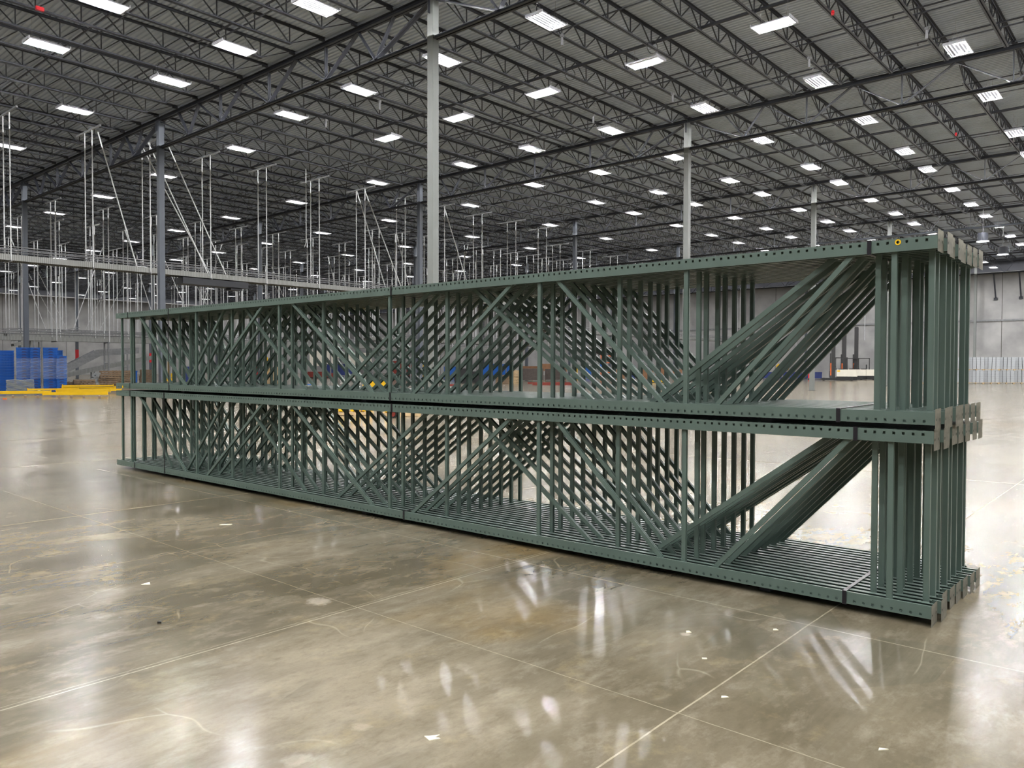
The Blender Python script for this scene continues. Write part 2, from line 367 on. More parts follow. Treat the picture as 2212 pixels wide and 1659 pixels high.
# ---------------------------------------------------------------- joists (along u)
JS = BV/10; ZJB, ZJT = 13.40, 14.03
def joist_meshes():
    top, bot, web = MB(), MB(), MB(); L = BU
    for s in (-1, 1):
        top.box(.08, L-.08, s*.051-.036, s*.051+.036, ZJT+.056, ZJT+.068); top.box(.08, L-.08, s*.017-.005, s*.017+.005, ZJT-.01, ZJT+.068)
        bot.box(1.55, L-1.55, s*.047-.033, s*.047+.033, ZJB, ZJB+.012); bot.box(1.55, L-1.55, s*.017-.005, s*.017+.005, ZJB, ZJB+.07)
    top.box(.08, .3, -.06, .06, ZJT-.06, ZJT); top.box(L-.3, L-.08, -.06, .06, ZJT-.06, ZJT)
    b0 = [L/2 + 1.42*k for k in range(-5, 6)]
    for k, x in enumerate(b0):
        web.bar((x, 0, ZJB+.03), (x, 0, ZJT+.03), .034, .034)
        for d in (-.71, .71):
            if 0 <= k + (1 if d > 0 else -1) <= len(b0) or True:
                xx = x+d
                if .3 < xx < L-.3: web.bar((x, 0, ZJB+.03), (xx, 0, ZJT+.03), .036, .036)
    web.bar((b0[0], 0, ZJB+.03), (.3, 0, ZJT+.02), .03, .03); web.bar((b0[-1], 0, ZJB+.03), (L-.3, 0, ZJT+.02), .03, .03)
    return top.mesh('joist_top', M['roofsteel']), bot.mesh('joist_bottom', M['roofsteel']), web.mesh('joist_web', M['roofsteel'])
jm = joist_meshes()
cand = []
for i in range(-2, 6):
    L_ = BU if (i+1)*BU <= U_END+.5 else None
    if L_ is None: continue
    for n in range(int(V_NEAR/JS)+1, int(V_FAR/JS)):
        if seen([G(i*BU + k*BU/6, n*JS, z) for k in range(7) for z in (ZJB, ZJT)], 30, 330):
            c = G((i+.5)*BU, n*JS, ZJB); q = c.length; cand.append((q, i, n))
cand.sort()
BAY = {-2:'overhead bay', -1:'near girder bay', 0:'first girder bay', 1:'second girder bay', 2:'third girder bay', 3:'fourth girder bay', 4:'fifth girder bay'}
def jlabel(i, n):
    if n == 0: return f'dark open-web roof joist on the line of the pale column, {BAY[i]}'
    return f'open-web joist, {nth(abs(n))} from pale column toward the {"blue crates" if n > 0 else "grey stacks"}, {BAY[i]}'
for q, i, n in cand[:300]:
    o = empty('roof_joist', G(i*BU, n*JS), YAW, jlabel(i, n), 'roof joist', 'open-web steel joists under the roof deck')
    part('top_chord', jm[0], o); part('bottom_chord', jm[1], o); part('web', jm[2], o)
if len(cand) > 300:
    m = MB()
    srcs = [([tuple(v.co) for v in me.vertices], [tuple(p.vertices) for p in me.polygons]) for me in jm]
    for q, i, n in cand[300:]:
        for vs_, fs in srcs: m.add([(x+i*BU, y+n*JS, z) for x, y, z in vs_], fs)
    tag(ob('roof_joists', m.mesh('far_joists', M['roofsteel']), None, ZB, YAW), 'dense dark lattice of roof joists far off above the conveyors and end walls', 'roof joists', 'open-web steel joists under the roof deck', 'stuff')

# bridging angles and sprinkler pipes across the joists (along v)
V0, V1 = -24, 112
def vspan(u, z):
    vs_ = [v for v in range(-40, 119, 2) if seen([G(u, v, z)], 150, 300)]
    return (min(vs_)-2, max(vs_)+2) if vs_ else None
for i in range(-1, 5):
    for k, (du, z, r, kind) in enumerate([(4.1, ZJB+.075, .018, 'b'), (10.9, ZJB+.075, .018, 'b'), (3.7, ZJT-.03, .018, 'b'), (7.45, 13.62, .062, 'p'), (10.55, 13.52, .032, 'p'), (13.95, ZJB+.075, .018, 'b'), (13.7, 13.56, .035, 'p')]):
        sp_ = vspan(i*BU+du, z)
        if not sp_: continue
        m = MB(); a, b_ = sp_; b_ = min(b_, V_FAR-1); a = max(a, V_NEAR+1)
        if kind == 'p':
            m.tube((0, a, z), (0, b_, z), r, 8)
            o = empty('sprinkler_pipe', G(i*BU+du, 0), YAW, f'{"thick" if r > .05 else "slim"} dark sprinkler pipe crossing the joists in the {BAY[i]}, {["","","","middle","second","","last"][k]} run', 'pipe', 'sprinkler pipes under the roof')
            part('pipe_run', m.mesh('pipe_run', M['roofsteel']), o)
            if r < .05 and i < 3:
                m = MB(); y = math.ceil(a/3)*3
                while y < min(b_, 40): m.tube((0,y,z-.1),(0,y,z-.03),.018,6); m.tube((0,y,z-.115),(0,y,z-.1),.04,6); y += 3.3
                pp = part('sprinkler_heads', m.mesh('sprinkler_heads', M['roofsteel']), o); pp['kind'] = 'stuff'
        else:
            m.bar((0, a, z), (0, b_, z), r*2, r*2)
            tag(ob('bridging_angle', m.mesh('bridging', M['roofsteel']), None, G(i*BU+du, 0), YAW), f'thin dark bridging angle tying the joists in the {BAY[i]}, {nth(k+1 if k < 5 else 4)} line', 'bridging', 'bridging lines across the joists')

# ---------------------------------------------------------------- light fixtures
ZL = 12.60
def fixture_meshes():
    m = MB()                                # reflector tray: shallow inverted trough, 1.26 x .66, open below
    m.add([(-.63,-.34,.0),(.63,-.34,.0),(.63,-.2,.07),(-.63,-.2,.07),(-.63,.2,.07),(.63,.2,.07),(.63,.34,.0),(-.63,.34,.0)],
          [(0,1,2,3),(3,2,5,4),(4,5,6,7)])
    m.add([(-.63,-.34,.012),(.63,-.34,.012),(.63,-.2,.085),(-.63,-.2,.085),(-.63,.2,.085),(.63,.2,.085),(.63,.34,.012),(-.63,.34,.012)],
          [(3,2,1,0),(4,5,2,3),(7,6,5,4)])
    m.box(-.66,-.62,-.345,.345,-.012,.08); m.box(.62,.66,-.345,.345,-.012,.08); m.box(-.63,.63,-.352,-.338,-.01,.016); m.box(-.63,.63,.338,.352,-.01,.016)
    m.box(-.45,.45,-.09,.09,.085,.14)
    housing = m.mesh('fixture_housing', M['housing'])
    one = MB(); one.tube((-.6,0,0),(.6,0,0),.017,6)
    tube = one.mesh('lamp_tube', M['tube']); off = one.mesh('unlit_lamp_tube', M['tubeoff'])
    bank = MB()
    for k in range(6): y = -.275+k*.11; bank.tube((-.6,y,.022),(.6,y,.022),.018,4,caps=False)
    bankm = bank.mesh('lamp_tubes', M['tube'])
    wm = MB(); wm.tube((0,0,.55),(0,0,ZJB-ZL),.004,3); wm.tube((0,-.12,.1),(0,0,.55),.004,3); wm.tube((0,.12,.1),(0,0,.55),.004,3)
    return housing, tube, off, bankm, wm.mesh('suspension_wire', M['wire'])
fm = fixture_meshes()
LD = bpy.data.lights.new('lamp_glow', 'POINT'); LD.energy = LAMP_W; LD.shadow_soft_size = .035; LD.color = (1, .985, .965)
LD.use_nodes = True; _t = LD.node_tree; _t.nodes.clear()      # cosine downwards, plus low-angle upward light added to brighten the roof deck
_N, _L = _t.nodes.new, _t.links.new
_g = _N('ShaderNodeNewGeometry'); _s = _N('ShaderNodeSeparateXYZ'); _L(_g.outputs['Incoming'], _s.inputs[0])
_dn = _N('ShaderNodeMath'); _dn.operation = 'MULTIPLY'; _dn.inputs[1].default_value = -1.0 * LSIGN; _L(_s.outputs[2], _dn.inputs[0])
_a = _N('ShaderNodeMath'); _a.operation = 'MAXIMUM'; _a.inputs[1].default_value = 0; _L(_dn.outputs[0], _a.inputs[0])
_b = _N('ShaderNodeMath'); _b.operation = 'LESS_THAN'; _b.inputs[1].default_value = 0; _L(_dn.outputs[0], _b.inputs[0])
_b2 = _N('ShaderNodeMath'); _b2.operation = 'GREATER_THAN'; _b2.inputs[1].default_value = -.30; _L(_dn.outputs[0], _b2.inputs[0])
_b3 = _N('ShaderNodeMath'); _b3.operation = 'MULTIPLY'; _L(_b.outputs[0], _b3.inputs[0]); _L(_b2.outputs[0], _b3.inputs[1])
_c = _N('ShaderNodeMath'); _c.operation = 'MULTIPLY_ADD'; _c.inputs[1].default_value = UPK; _L(_b3.outputs[0], _c.inputs[0]); _L(_a.outputs[0], _c.inputs[2])
_e = _N('ShaderNodeEmission'); _L(_c.outputs[0], _e.inputs['Strength']); _o = _N('ShaderNodeOutputLight'); _L(_e.outputs[0], _o.inputs[0])
def lamps(o): part('lamp_glow', LD, o, (0, 0, -.045))
def vdrift(u): return .012*u
LIGHTS = []
us1 = [-31.5,-25.6,-19.7,-13.9,-8.1,-3.75,1.65,6.65,12.65,18.75,25.4,30.2,36.55,42.5,47.8,53.2,59.2,65,70.6,76.5,82.3]
for u in us1:
    for k in range(-8, 6):
        v = 1.25 + 4.78*k + (0 if u != 6.65 else -.65) + vdrift(u)
        if v > 13.2 or v < V_NEAR+2: continue
        LIGHTS.append((u, v, 1 if u == 6.65 else 0))
us2 = [-30,-21.5,-13.2,-4.85,3.0,12.2,20.6,30.0,38.2,46.5,55,63.4,71.8,80.5]
for u in us2:
    for k in range(12):
        v = 17.3 + 8.55*k + .045*max(0,u)
        if v > V_FAR-3 or (u < -12 and k > 5): continue
        LIGHTS.append((u, v, 0))
DIM = {(6.65,-1),(12.65,1),(25.4,-1),(25.4,1)}
vis = []; hid = []
for (u, v, o_) in LIGHTS:
    (vis if seen([G(u, v, ZL)], 80, 60) else hid).append((G(u, v, ZL).length, u, v, o_))
vis.sort()
rowname = {}
for z_ in (us1, us2):
    for k, u in enumerate(z_): rowname[u] = k
def llabel(u, v):
    i = math.floor(u/BU); inbay = u - i*BU
    zone1 = v < 14
    if zone1:
        n = round((v-1.25-vdrift(u))/4.78); side = 'level with pale column' if n == 0 else f'{nth(abs(n))} toward {"blue crates" if n > 0 else "grey stacks"}'
        r = sorted([x for x in us1 if i*BU <= x < (i+1)*BU]).index(u)+1
        return f'lit ceiling light, {BAY.get(i, "last bay")}, row {ORD[r]}, {side}'
    n = round((v-17.3-.045*max(0,u))/8.55)+1
    r = sorted([x for x in us2 if i*BU <= x < (i+1)*BU]).index(u)+1
    return f'ceiling light above conveyors, {BAY.get(i, "last bay")}, row {ORD[r]}, {nth(n)} toward far wall'
for k, (q, u, v, o_) in enumerate(vis):
    rz = YAW + (math.pi/2 if o_ else 0)
    o = empty('ceiling_light', G(u, v, ZL), rz, llabel(u, v), 'ceiling light', 'six-tube lights hung from the roof')
    part('housing', fm[0], o); part('suspension_wire', fm[4], o, (-.45, 0, 0)); part('suspension_wire', fm[4], o, (.45, 0, 0)); lamps(o)
    if k < 40:
        key = (u, round((v-1.25-vdrift(u))/4.78))
        for t in range(6):
            lit = not (key in DIM and t in (0, 1, 4, 5))
            part('lamp_tube' if lit else 'unlit_lamp_tube', fm[1] if lit else fm[2], o, (0, -.275+t*.11, .022))
    else: part('lamp_tubes', fm[3], o)
for k, (q, u, v, o_) in enumerate(hid):
    if u > 40 and v < -30: continue
    o = empty('ceiling_light', G(u, v, ZL), YAW, llabel(u, v), 'ceiling light', 'six-tube lights hung from the roof')
    part('housing', fm[0], o); part('lamp_tubes', fm[3], o); lamps(o)
# two round can lights
for (u, v, z, lab) in ((49.3,-7.3,11.0,'round drum light above the top corner plates of the racks'), (58.2,-7.2,11.0,'round drum light lower down beside the square deck stacks wall')):
    o = empty('drum_light', G(u, v, z), YAW, lab, 'ceiling light', 'round drum lights')
    m = MB(); n = 24
    m.tube((0,0,.0),(0,0,.62),.36,n,caps=False); m.tube((0,0,.62),(0,0,.7),.36,n,.1); part('shade', m.mesh('drum_shade', M['roofsteel']), o)
    m = MB(); m.tube((0,0,-.02),(0,0,.02),.42,n); part('lens', m.mesh('drum_lens', M['tube']), o)
    m = MB(); m.tube((0,0,.7),(0,0,ZJB-z),.02,6); part('stem', m.mesh('drum_stem', M['wire']), o)

# ---------------------------------------------------------------- RACK FRAMES
PITCH_H = .0564; PW, PH = .079, .080; WT = .0028; ROW = .0815; FH = 1.168
def post_mesh():
    # channel: web at z=0 (outside), walls at x=0 and x=PW, lips at z=PH turned inwards; open face towards +z
    bm = bmesh.new()
    ys = [0.0]; hole = []
    k = 0
    while True:
        c = .004 + PITCH_H*(k+1)
        if c + .01 > RLEN: break
        ys += [c-.0078, c+.0078]; k += 1
    ys.append(RLEN)
    prof = [(.018, PH), (0, PH), (0, .031), (0, .014), (0, 0), (.030, 0), (.049, 0), (PW, 0), (PW, .014), (PW, .031), (PW, PH), (PW-.018, PH)]
    # order so that the profile walks: lip - wall - web - wall - lip
    grid = [[bm.verts.new((x, y, z)) for (x, z) in prof] for y in ys]
    for a in range(len(ys)-1):
        for b_ in range(len(prof)-1):
            if a % 2 == 1 and b_ in (2, 5, 8): continue
            bm.faces.new((grid[a][b_], grid[a][b_+1], grid[a+1][b_+1], grid[a+1][b_]))
    bmesh.ops.recalc_face_normals(bm, faces=bm.faces)
    bmesh.ops.solidify(bm, geom=bm.faces[:], thickness=WT)
    bmesh.ops.recalc_face_normals(bm, faces=bm.faces)
    me = bpy.data.meshes.new('post'); bm.to_mesh(me); bm.free(); me.materials.append(M['green']); return me
post_lo = post_mesh()
post_hi = post_lo.copy(); post_hi.transform(Matrix(((1,0,0,0),(0,1,0,0),(0,0,-1,0),(0,0,0,1)))); post_hi.flip_normals()
def cbar(name, p, q, face=.034, dep=.027, side=1):
    # C section running p->q in the y-z plane; web faces -x (front), flanges along edges, open to the side given
    p, q = Vector(p), Vector(q); d = (q-p).normalized(); s = Vector((0, -d.z, d.y)) * side    # in-plane perpendicular
    s = Vector((0, d.z, -d.y)) * side
    t = .0035; x0, x1 = .022, .022+dep; m = MB()
    def slab(a0, a1, b0, b1):          # a along s, b along x
        c = [(a0,b0),(a1,b0),(a1,b1),(a0,b1)]
        m.prism([p + s*a + Vector((b_,0,0)) for a, b_ in c], q-p)
    h = face/2
    slab(-h, h, x0, x0+t)              # front flange
    slab(-h, h, x1-t, x1)              # rear flange
    slab(h-t, h, x0+t, x1-t)           # web on the far side
    slab(-h, -h+t, x0+t, x0+.010); slab(-h, -h+t, x1-.010, x1-t)   # small lips
    return fixn(m.mesh(name, M['green']))
ZS0, ZS1 = .06, FH-.06
strut = cbar('strut', (0,0,ZS0), (0,0,ZS1), side=1)
D_A = [(1.46,.50),(1.895,2.93),(4.75,3.43),(5.36,6.84),(8.83,7.45),(9.39,10.80)]
diag = [cbar('diagonal', (0,a,.068), (0,b_,FH-.068), side=1) for a, b_ in D_A]
ST_A = [.25,1.707,3.118,5.094,7.10,9.09,11.075,11.39]
SUM = 11.45
def plate_mesh():
    m = MB(); w_, h_ = .178, .137
    m.box(0, w_, -.012, 0, 0, h_)
    me = m.mesh('base_plate', M['plate']); return me
plate_m = plate_mesh()
# dark bolt holes as short recessed rings
def plate_with_holes():
    bm = bmesh.new(); W_, H_ = .160, .137
    xs = [0,.024,.036,.122,.134,W_]; zs = [0,.060,.076,H_]
    g = [[bm.verts.new((x, -.012, z)) for z in zs] for x in xs]
    for a in range(5):
        for b_ in range(3):
            if a in (1, 3) and b_ == 1: continue
            bm.faces.new((g[a][b_], g[a+1][b_], g[a+1][b_+1], g[a][b_+1]))
    bmesh.ops.solidify(bm, geom=bm.faces[:], thickness=-.012)
    bmesh.ops.recalc_face_normals(bm, faces=bm.faces)
    me = bpy.data.meshes.new('base_plate'); bm.to_mesh(me); bm.free(); me.materials.append(M['plate']); return me
plate_m = plate_with_holes()
ymin = min(v.co.y for v in plate_m.vertices); ymax = max(v.co.y for v in plate_m.vertices)
plate_m.transform(Matrix.Translation((0, -ymax, 0)))

def make_frame(kind, zt, tier, pz):
    o = empty('upright_frame', R0, RY, 'x', 'rack frame')
    dy = 0 if kind == 'A' else .034
    part('post', post_lo, o, (0, dy, 0)); part('post', post_hi, o, (0, dy, FH))
    if kind == 'A':
        for y in ST_A: part('strut', strut, o, (0, y, 0))
        for dm in diag: part('diagonal_brace', dm, o)
        for z in pz: part('base_plate', plate_m, o, (0, -.001, z))
    else:
        for y in ST_A: part('strut', strut, o, (PW, SUM-y, 0), math.pi)
        for dm in diag: part('diagonal_brace', dm, o, (PW, SUM, 0), math.pi)
    return o
JIT = {'low': [0,-.022,.006,-.008,-.015,-.028,-.044,-.052], 'up': [-.005,-.026,-.008,-.027,-.013,-.022,-.030,-.038]}
tiers = {'low': (.053, (-.053, 1.045), 'lower'), 'up': (1.258, (-.036, 1.072), 'upper')}
for tn, (z0, pz, word) in tiers.items():
    pa = make_frame('A', z0, tn, pz); pb = make_frame('B', z0, tn, pz)
    ua = ub = False
    for r in range(16):
        kind = 'A' if r % 2 == 0 else 'B'
        if r == 0: lab = f'dark green upright rack frame at the very front of the {word} tier'
        elif r == 15: lab = f'dark green upright rack frame at the rear of the {word} tier'
        else: lab = f'dark green upright rack frame on edge, {nth(r+1)} from the front, {word} tier'
        js = JIT[tn][r//2] if kind == 'A' else random.uniform(-.012, .012)
        loc = R0 + Vector((math.cos(RY), math.sin(RY), 0))*(r*ROW) + Vector((-math.sin(RY), math.cos(RY), 0))*js + Vector((0,0,z0))
        grp = f'rack frames banded in the {word} tier'
        if kind == 'A' and not ua: o = pa; ua = True
        elif kind == 'B' and not ub: o = pb; ub = True
        else:
            o = dup(pa if kind == 'A' else pb, loc, RY, lab, grp); continue
        o.location = loc; o['label'] = lab; o['group'] = grp
        if tn == 'up' and r == 0:
            m = MB(); n = 20; c = Vector((-.0015, .224, FH-.022))
            vs_ = []
            for rr, x in ((.010,0),(.018,0),(.018,.0014),(.010,.0014)):
                vs_ += [(c.x+x-.0004, c.y+rr*math.cos(2*math.pi*k/n), c.z+rr*math.sin(2*math.pi*k/n)) for k in range(n)]
            m.add(vs_, [(a*n+k, a*n+(k+1)%n, ((a+1)%4)*n+(k+1)%n, ((a+1)%4)*n+k) for a in range(4) for k in range(n)])
            hold_ring = (o, fixn(m.mesh('ring_marker', M['yellow'])))
m = MB(); m.tube((-.002, 11.31, .022), (0, 11.31, .022), .022, 12); part('dot_marker', m.mesh('dot', M['yellow']), hold_ring[0])['label'] = 'small yellow dot near the far end'
ro = part('ring_marker', hold_ring[1], hold_ring[0]); ro['label'] = 'round yellow ring around one hole'
# steel strapping
NW = 16*ROW
def strap(name, s, z0, z1, wd, lab, tall=False):
    m = MB(); e = .004; t = .0016; x0, x1 = -e, NW+e-.002
    a, b_ = z0-e, z1+e
    m.box(x0-t, x0, -wd/2, wd/2, a, b_+t); m.box(x1, x1+t, -wd/2, wd/2, a, b_+t)
    m.box(x0, x1, -wd/2, wd/2, b_, b_+t); m.box(x0-t, x1+t, -wd/2, wd/2, a-t, a)
    o = ob(name, m.mesh('strap', M['strap']), None, R0 + Vector((-math.sin(RY), math.cos(RY), 0))*s, RY)
    tag(o, lab, 'strap', 'steel straps around the rack bundles')
ends = [('near the base plates', 0), ('around the middle', 1), ('near the far end', 2)]
for zz_, ss, nm in (((.053,.133), (.517,4.84,10.92), 'bottom posts, lower tier'), ((1.141,1.221), (.46,5.026,11.057), 'top posts, lower tier'),
                    ((1.258,1.338), (.57,5.048,11.054), 'bottom posts, upper tier'), ((2.346,2.426), (.389,5.031,11.11), 'top posts, upper tier')):
    for k, s in enumerate(ss):
        strap('steel_strap', s, zz_[0], zz_[1], (.026,.022,.018)[k], f'dark steel strap across the {nm}, {ends[k][0]}')
strap('steel_strap', 9.96, .053, 1.221, .02, 'dark steel strap looped round the full height of the lower tier', True)
strap('steel_strap', 9.81, 1.258, 2.426, .02, 'dark steel strap looped round the full height of the upper tier', True)
# bearers under each tier
for s in (1.1, 5.6, 9.6):
    for z0, z1, wd in ((0, .053, 'lower'), (1.221, 1.258, 'upper')):
        m = MB(); m.box(.1, NW-.02, -.04, .04, z0, z1)
        tag(ob('dunnage_strip', m.mesh('dunnage', M['convdark']), None, R0 + Vector((-math.sin(RY), math.cos(RY), 0))*s, RY),
            f'dark dunnage strip in the gap beneath the {wd} tier, {"near the plates" if s < 2 else "at mid length" if s < 7 else "near the far end"}', 'dunnage strip', 'dunnage under the rack tiers')
#BG#
# ---------------------------------------------------------------- background goods
def face_yaw(p): return math.atan2(p.y, p.x) - math.pi/2         # local -y looks back at the viewer's standpoint
def thing(name, p, rz, label, cat, group=None): return empty(name, (p.x, p.y, p.z), rz, label, cat, group)
# --- blue plastic crates in stacks
def crate_mesh(w_, d_, h_):
    m = MB(); t = .02
    m.add([(-w_/2+t,-d_/2+t,0),(w_/2-t,-d_/2+t,0),(w_/2-t,d_/2-t,0),(-w_/2+t,d_/2-t,0),(-w_/2,-d_/2,h_*.78),(w_/2,-d_/2,h_*.78),(w_/2,d_/2,h_*.78),(-w_/2,d_/2,h_*.78)],
          [(0,3,2,1),(4,5,6,7),(0,1,5,4),(1,2,6,5),(2,3,7,6),(3,0,4,7)])
    m.box(-w_/2-.012,w_/2+.012,-d_/2-.012,d_/2+.012,h_*.78,h_*.97)
    for k in range(5):
        x = -w_/2 + (k+.5)*w_/5; m.box(x-.012,x+.012,-d_/2-.004,-d_/2+.02,h_*.1,h_*.78)
    for k in range(5):
        y = -d_/2 + (k+.5)*d_/5; m.box(-w_/2-.004,-w_/2+.02,y-.05,y+.01,h_*.15,h_*.7)
    n = MB(); pts = [(.13*math.cos(a)*1.0, -d_/2-.014, h_*.2+.5*h_*math.sin(a)) for a in [math.pi*k/8 for k in range(9)]]
    n.prism(pts, (0,.012,0)); return m.mesh('crate_body', M['blue']), n.mesh('crate_grip', M['navy'])
rr = random.Random(3)
for (xc, yb, w_, d_, nl, lab, far) in ((53,845,.80,1.0,16,'tall blue crate stack beside the grey sheet stack',0),(77.5,845,.52,1.0,16,'narrow blue crate stack second from the grey sheets',0),
        (110.5,845,.78,1.2,16,'wide blue crate stack with a white shipping label',0),(134,845,.55,1.1,13,'low blue crate stack next to the wood pallets',0),
        (128,838,.5,1.0,16,'blue crate stack behind the low stack',1),(16,846,.75,1.0,15,'blue crate stack nearest the picture edge'.replace('nearest','at'),1),(-12,846,.8,1.0,15,'outermost blue crate stack',1)):
    p = at(xc, yb); rz = face_yaw(p) + .02
    if far: p = p*1.035; 
    h_ = 2.68/16; body, grip = crate_mesh(w_, d_, h_)
    back = Vector((-math.sin(rz), math.cos(rz), 0))*d_/2
    for k in range(nl):
        q = p + back + Vector((rr.uniform(-.008,.008), rr.uniform(-.008,.008), k*h_))
        o = thing('plastic_crate', q, rz + rr.uniform(-.006,.006), f'{"bottom" if k == 0 else "top" if k == nl-1 else nth(k+1)} crate of the {lab}' if k in (0, nl-1) else f'{nth(k+1)} crate up in the {lab}', 'crate', 'stacked blue plastic crates')
        part('crate_body', body, o)
        if not far: part('grip_recess', grip, o)
        if k == 0 and not far:
            m = MB(); m.box(w_/2-.17,w_/2-.03,-d_/2-.03,-d_/2-.022,.02,.14); part('label', m.mesh('label', M['whitelabel']), o)
    if not far:
        m = MB(); e = .03
        z0, z1 = .75, 2.0
        m.add([(-w_/2-e,-d_/2-e,z0),(w_/2+e,-d_/2-e,z0+.05),(w_/2+e,d_/2+e,z0),(-w_/2-e,d_/2+e,z0),(-w_/2-e,-d_/2-e,z1),(w_/2+e,-d_/2-e,z1+.06),(w_/2+e,d_/2+e,z1),(-w_/2-e,d_/2+e,z1)],
              [(0,1,5,4),(1,2,6,5),(2,3,7,6),(3,0,4,7)])
        for k in range(4): a = .9+.28*k; m.bar((-w_/2-e,-d_/2-e-.004,a),(w_/2+e,-d_/2-e-.004,a+.22-.03*k),.03,.012,up=(0,1,0))
        q = p + back; tag(ob('stretch_wrap', m.mesh('wrap', M['film']), None, q, rz), f'clear film wrapped round the {lab}', 'plastic wrap', 'film round the crate stacks')
# --- grey deck sheets in front of the crates
p = at(33, 851); rz = face_yaw(p)
for k in range(12):
    m = MB(); z = 0; w_, d_ = 1.32, .9; n = 8; off = rr.uniform(-.02,.02)
    ys = [(-w_/2 + w_*i/n) for i in range(n+1)]
    wv = [.012*math.sin(i*1.3+k) for i in range(n+1)]
    vs_ = []
    for i in range(n+1): vs_ += [(ys[i],-d_/2,wv[i]),(ys[i],d_/2,wv[i]),(ys[i],-d_/2,wv[i]+.035),(ys[i],d_/2,wv[i]+.035)]
    fs = []
    for i in range(n):
        a, b_ = 4*i, 4*i+4; fs += [(a,a+1,b_+1,b_),(a+2,b_+2,b_+3,a+3),(a,b_,b_+2,a+2),(a+1,a+3,b_+3,b_+1)]
    fs += [(0,2,3,1),(4*n,4*n+1,4*n+3,4*n+2)]; m.add(vs_, fs)
    o = ob('deck_sheet', fixn(m.mesh('sheet', M['greysheet'])), None, p + Vector((off, d_/2, .06+k*.062)), rz)
    tag(o, f'{"bottom" if k == 0 else "top" if k == 11 else nth(k+1)} grey sheet in the stack before the blue crates' if k in (0,11) else f'{nth(k+1)} grey sheet up in the stack before the blue crates', 'sheet', 'grey sheets stacked before the blue crates')
# --- yellow pallet rack beams on the floor
def beam(x0, y0, x1, y1, z, hgt, lab, k=0):
    a, b_ = at(x0, y0), at(x1, y1); d = b_-a; L = d.length; rz = math.atan2(d.y, d.x)
    o = thing('rack_beam', Vector((a.x, a.y, z)), rz, lab, 'rack beam', 'yellow rack beams on the floor')
    m = MB(); m.box(.02, L-.02, 0, .045, 0, hgt); m.box(.02, L-.02, .045, .07, 0, hgt*.6); part('beam', m.mesh('beam', M['yellow']), o)
    for e, x in ((0, 0), (1, L)):
        m = MB(); m.box(x-.02, x+.02, -.03, .08, -.03 if z > .1 else 0, hgt+.05); m.box(x-.02,x+.02,-.05,-.03,0,hgt); part('end_connector', m.mesh('connector', M['yellow']), o)
bl = [(-40,856,110,854,.10,.15),(93,858,232,857,.10,.15),(60,853,168,851,.24,.09),(122,852,238,851,.12,.14),(135,849,248,850,.27,.10),(170,851,262,850,.14,.13),(135,847,245,846,.33,.08)]
bn = ['long yellow beam crossing in front of the grey sheets','yellow beam with open end plate ending near the racks','thin yellow beam lying behind the long one','yellow beam beneath the raised brackets','yellow beam with an upturned bracket','yellow beam running in behind the green racks','topmost yellow beam below the wood pallets']
for k, a in enumerate(bl): beam(*a, bn[k])
for k, x in enumerate((28, 55, 82, 128, 154, 181, 215)):
    p = at(x, 859.5); m = MB(); m.box(-.05,.05,0,.9,0,.095)
    tag(ob('wood_block', m.mesh('block', M['wood']), None, p, face_yaw(p)), f'grey wood bearer under the yellow beams, {nth(k+1)} along from the grey sheets', 'wood block', 'bearers under the yellow beams')
# --- wooden pallets
def pallet_mesh(mt, w_=1.2, d_=1.0):
    m = MB()
    for y in (-d_/2, -.04, d_/2-.08): m.box(-w_/2, w_/2, y, y+.08, .018, .11)
    for k in range(6): x = -w_/2 + k*(w_-.1)/5; m.box(x, x+.1, -d_/2, d_/2, .11, .13)
    for k in (0, 2.5, 5): x = -w_/2 + k*(w_-.1)/5; m.box(x, x+.1, -d_/2, d_/2, 0, .018)
    return m.mesh('pallet', mt)
pm = {'wood': pallet_mesh(M['wood']), 'pale': pallet_mesh(M['palewood']), 'blue': pallet_mesh(M['blue'])}
def pallets(x, y, n, kind, lab, rz=None, z0=0, jit=.05, ang=.05, h=.135):
    p = at(x, y); rz = face_yaw(p) if rz is None else rz
    p = p + Vector((-math.sin(rz), math.cos(rz), 0))*.5
    for k in range(n):
        o = ob('wooden_pallet', pm[kind], None, p + Vector((rr.uniform(-jit,jit), rr.uniform(-jit,jit), z0+k*h)), rz + rr.uniform(-ang,ang))
        tag(o, (f'{lab}' if n == 1 else f'{"bottom" if k == 0 else "top" if k == n-1 else nth(k+1)} pallet of the {lab}'), 'pallet', f'pallets in the {lab}' if n > 1 else None)
    return p, rz
pallets(153, 843, 4, 'wood', 'short brown stack beside the low blue crates')
pallets(182, 843, 5, 'wood', 'brown stack under the grey rolls side', ang=.12)
pallets(205, 841, 2, 'wood', 'flat brown pallets below the grey rolls', ang=.1)
pallets(236, 838, 9, 'wood', 'tall leaning brown stack just past the rolls', ang=.1, jit=.08)
pallets(262, 836, 9, 'wood', 'brown stack seen through the first rack posts', ang=.08)
pallets(318, 828, 9, 'wood', 'brown stack beyond the rack diagonals', ang=.08)
pallets(588, 829, 11, 'pale', 'pale stack deep behind the rack lattice', ang=.06)
pallets(1112, 829, 9, 'pale', 'pale stack beside the brown wrapped load', ang=.05)
pallets(1086, 829, 6, 'wood', 'brown stack next to the pale pallets', ang=.05)
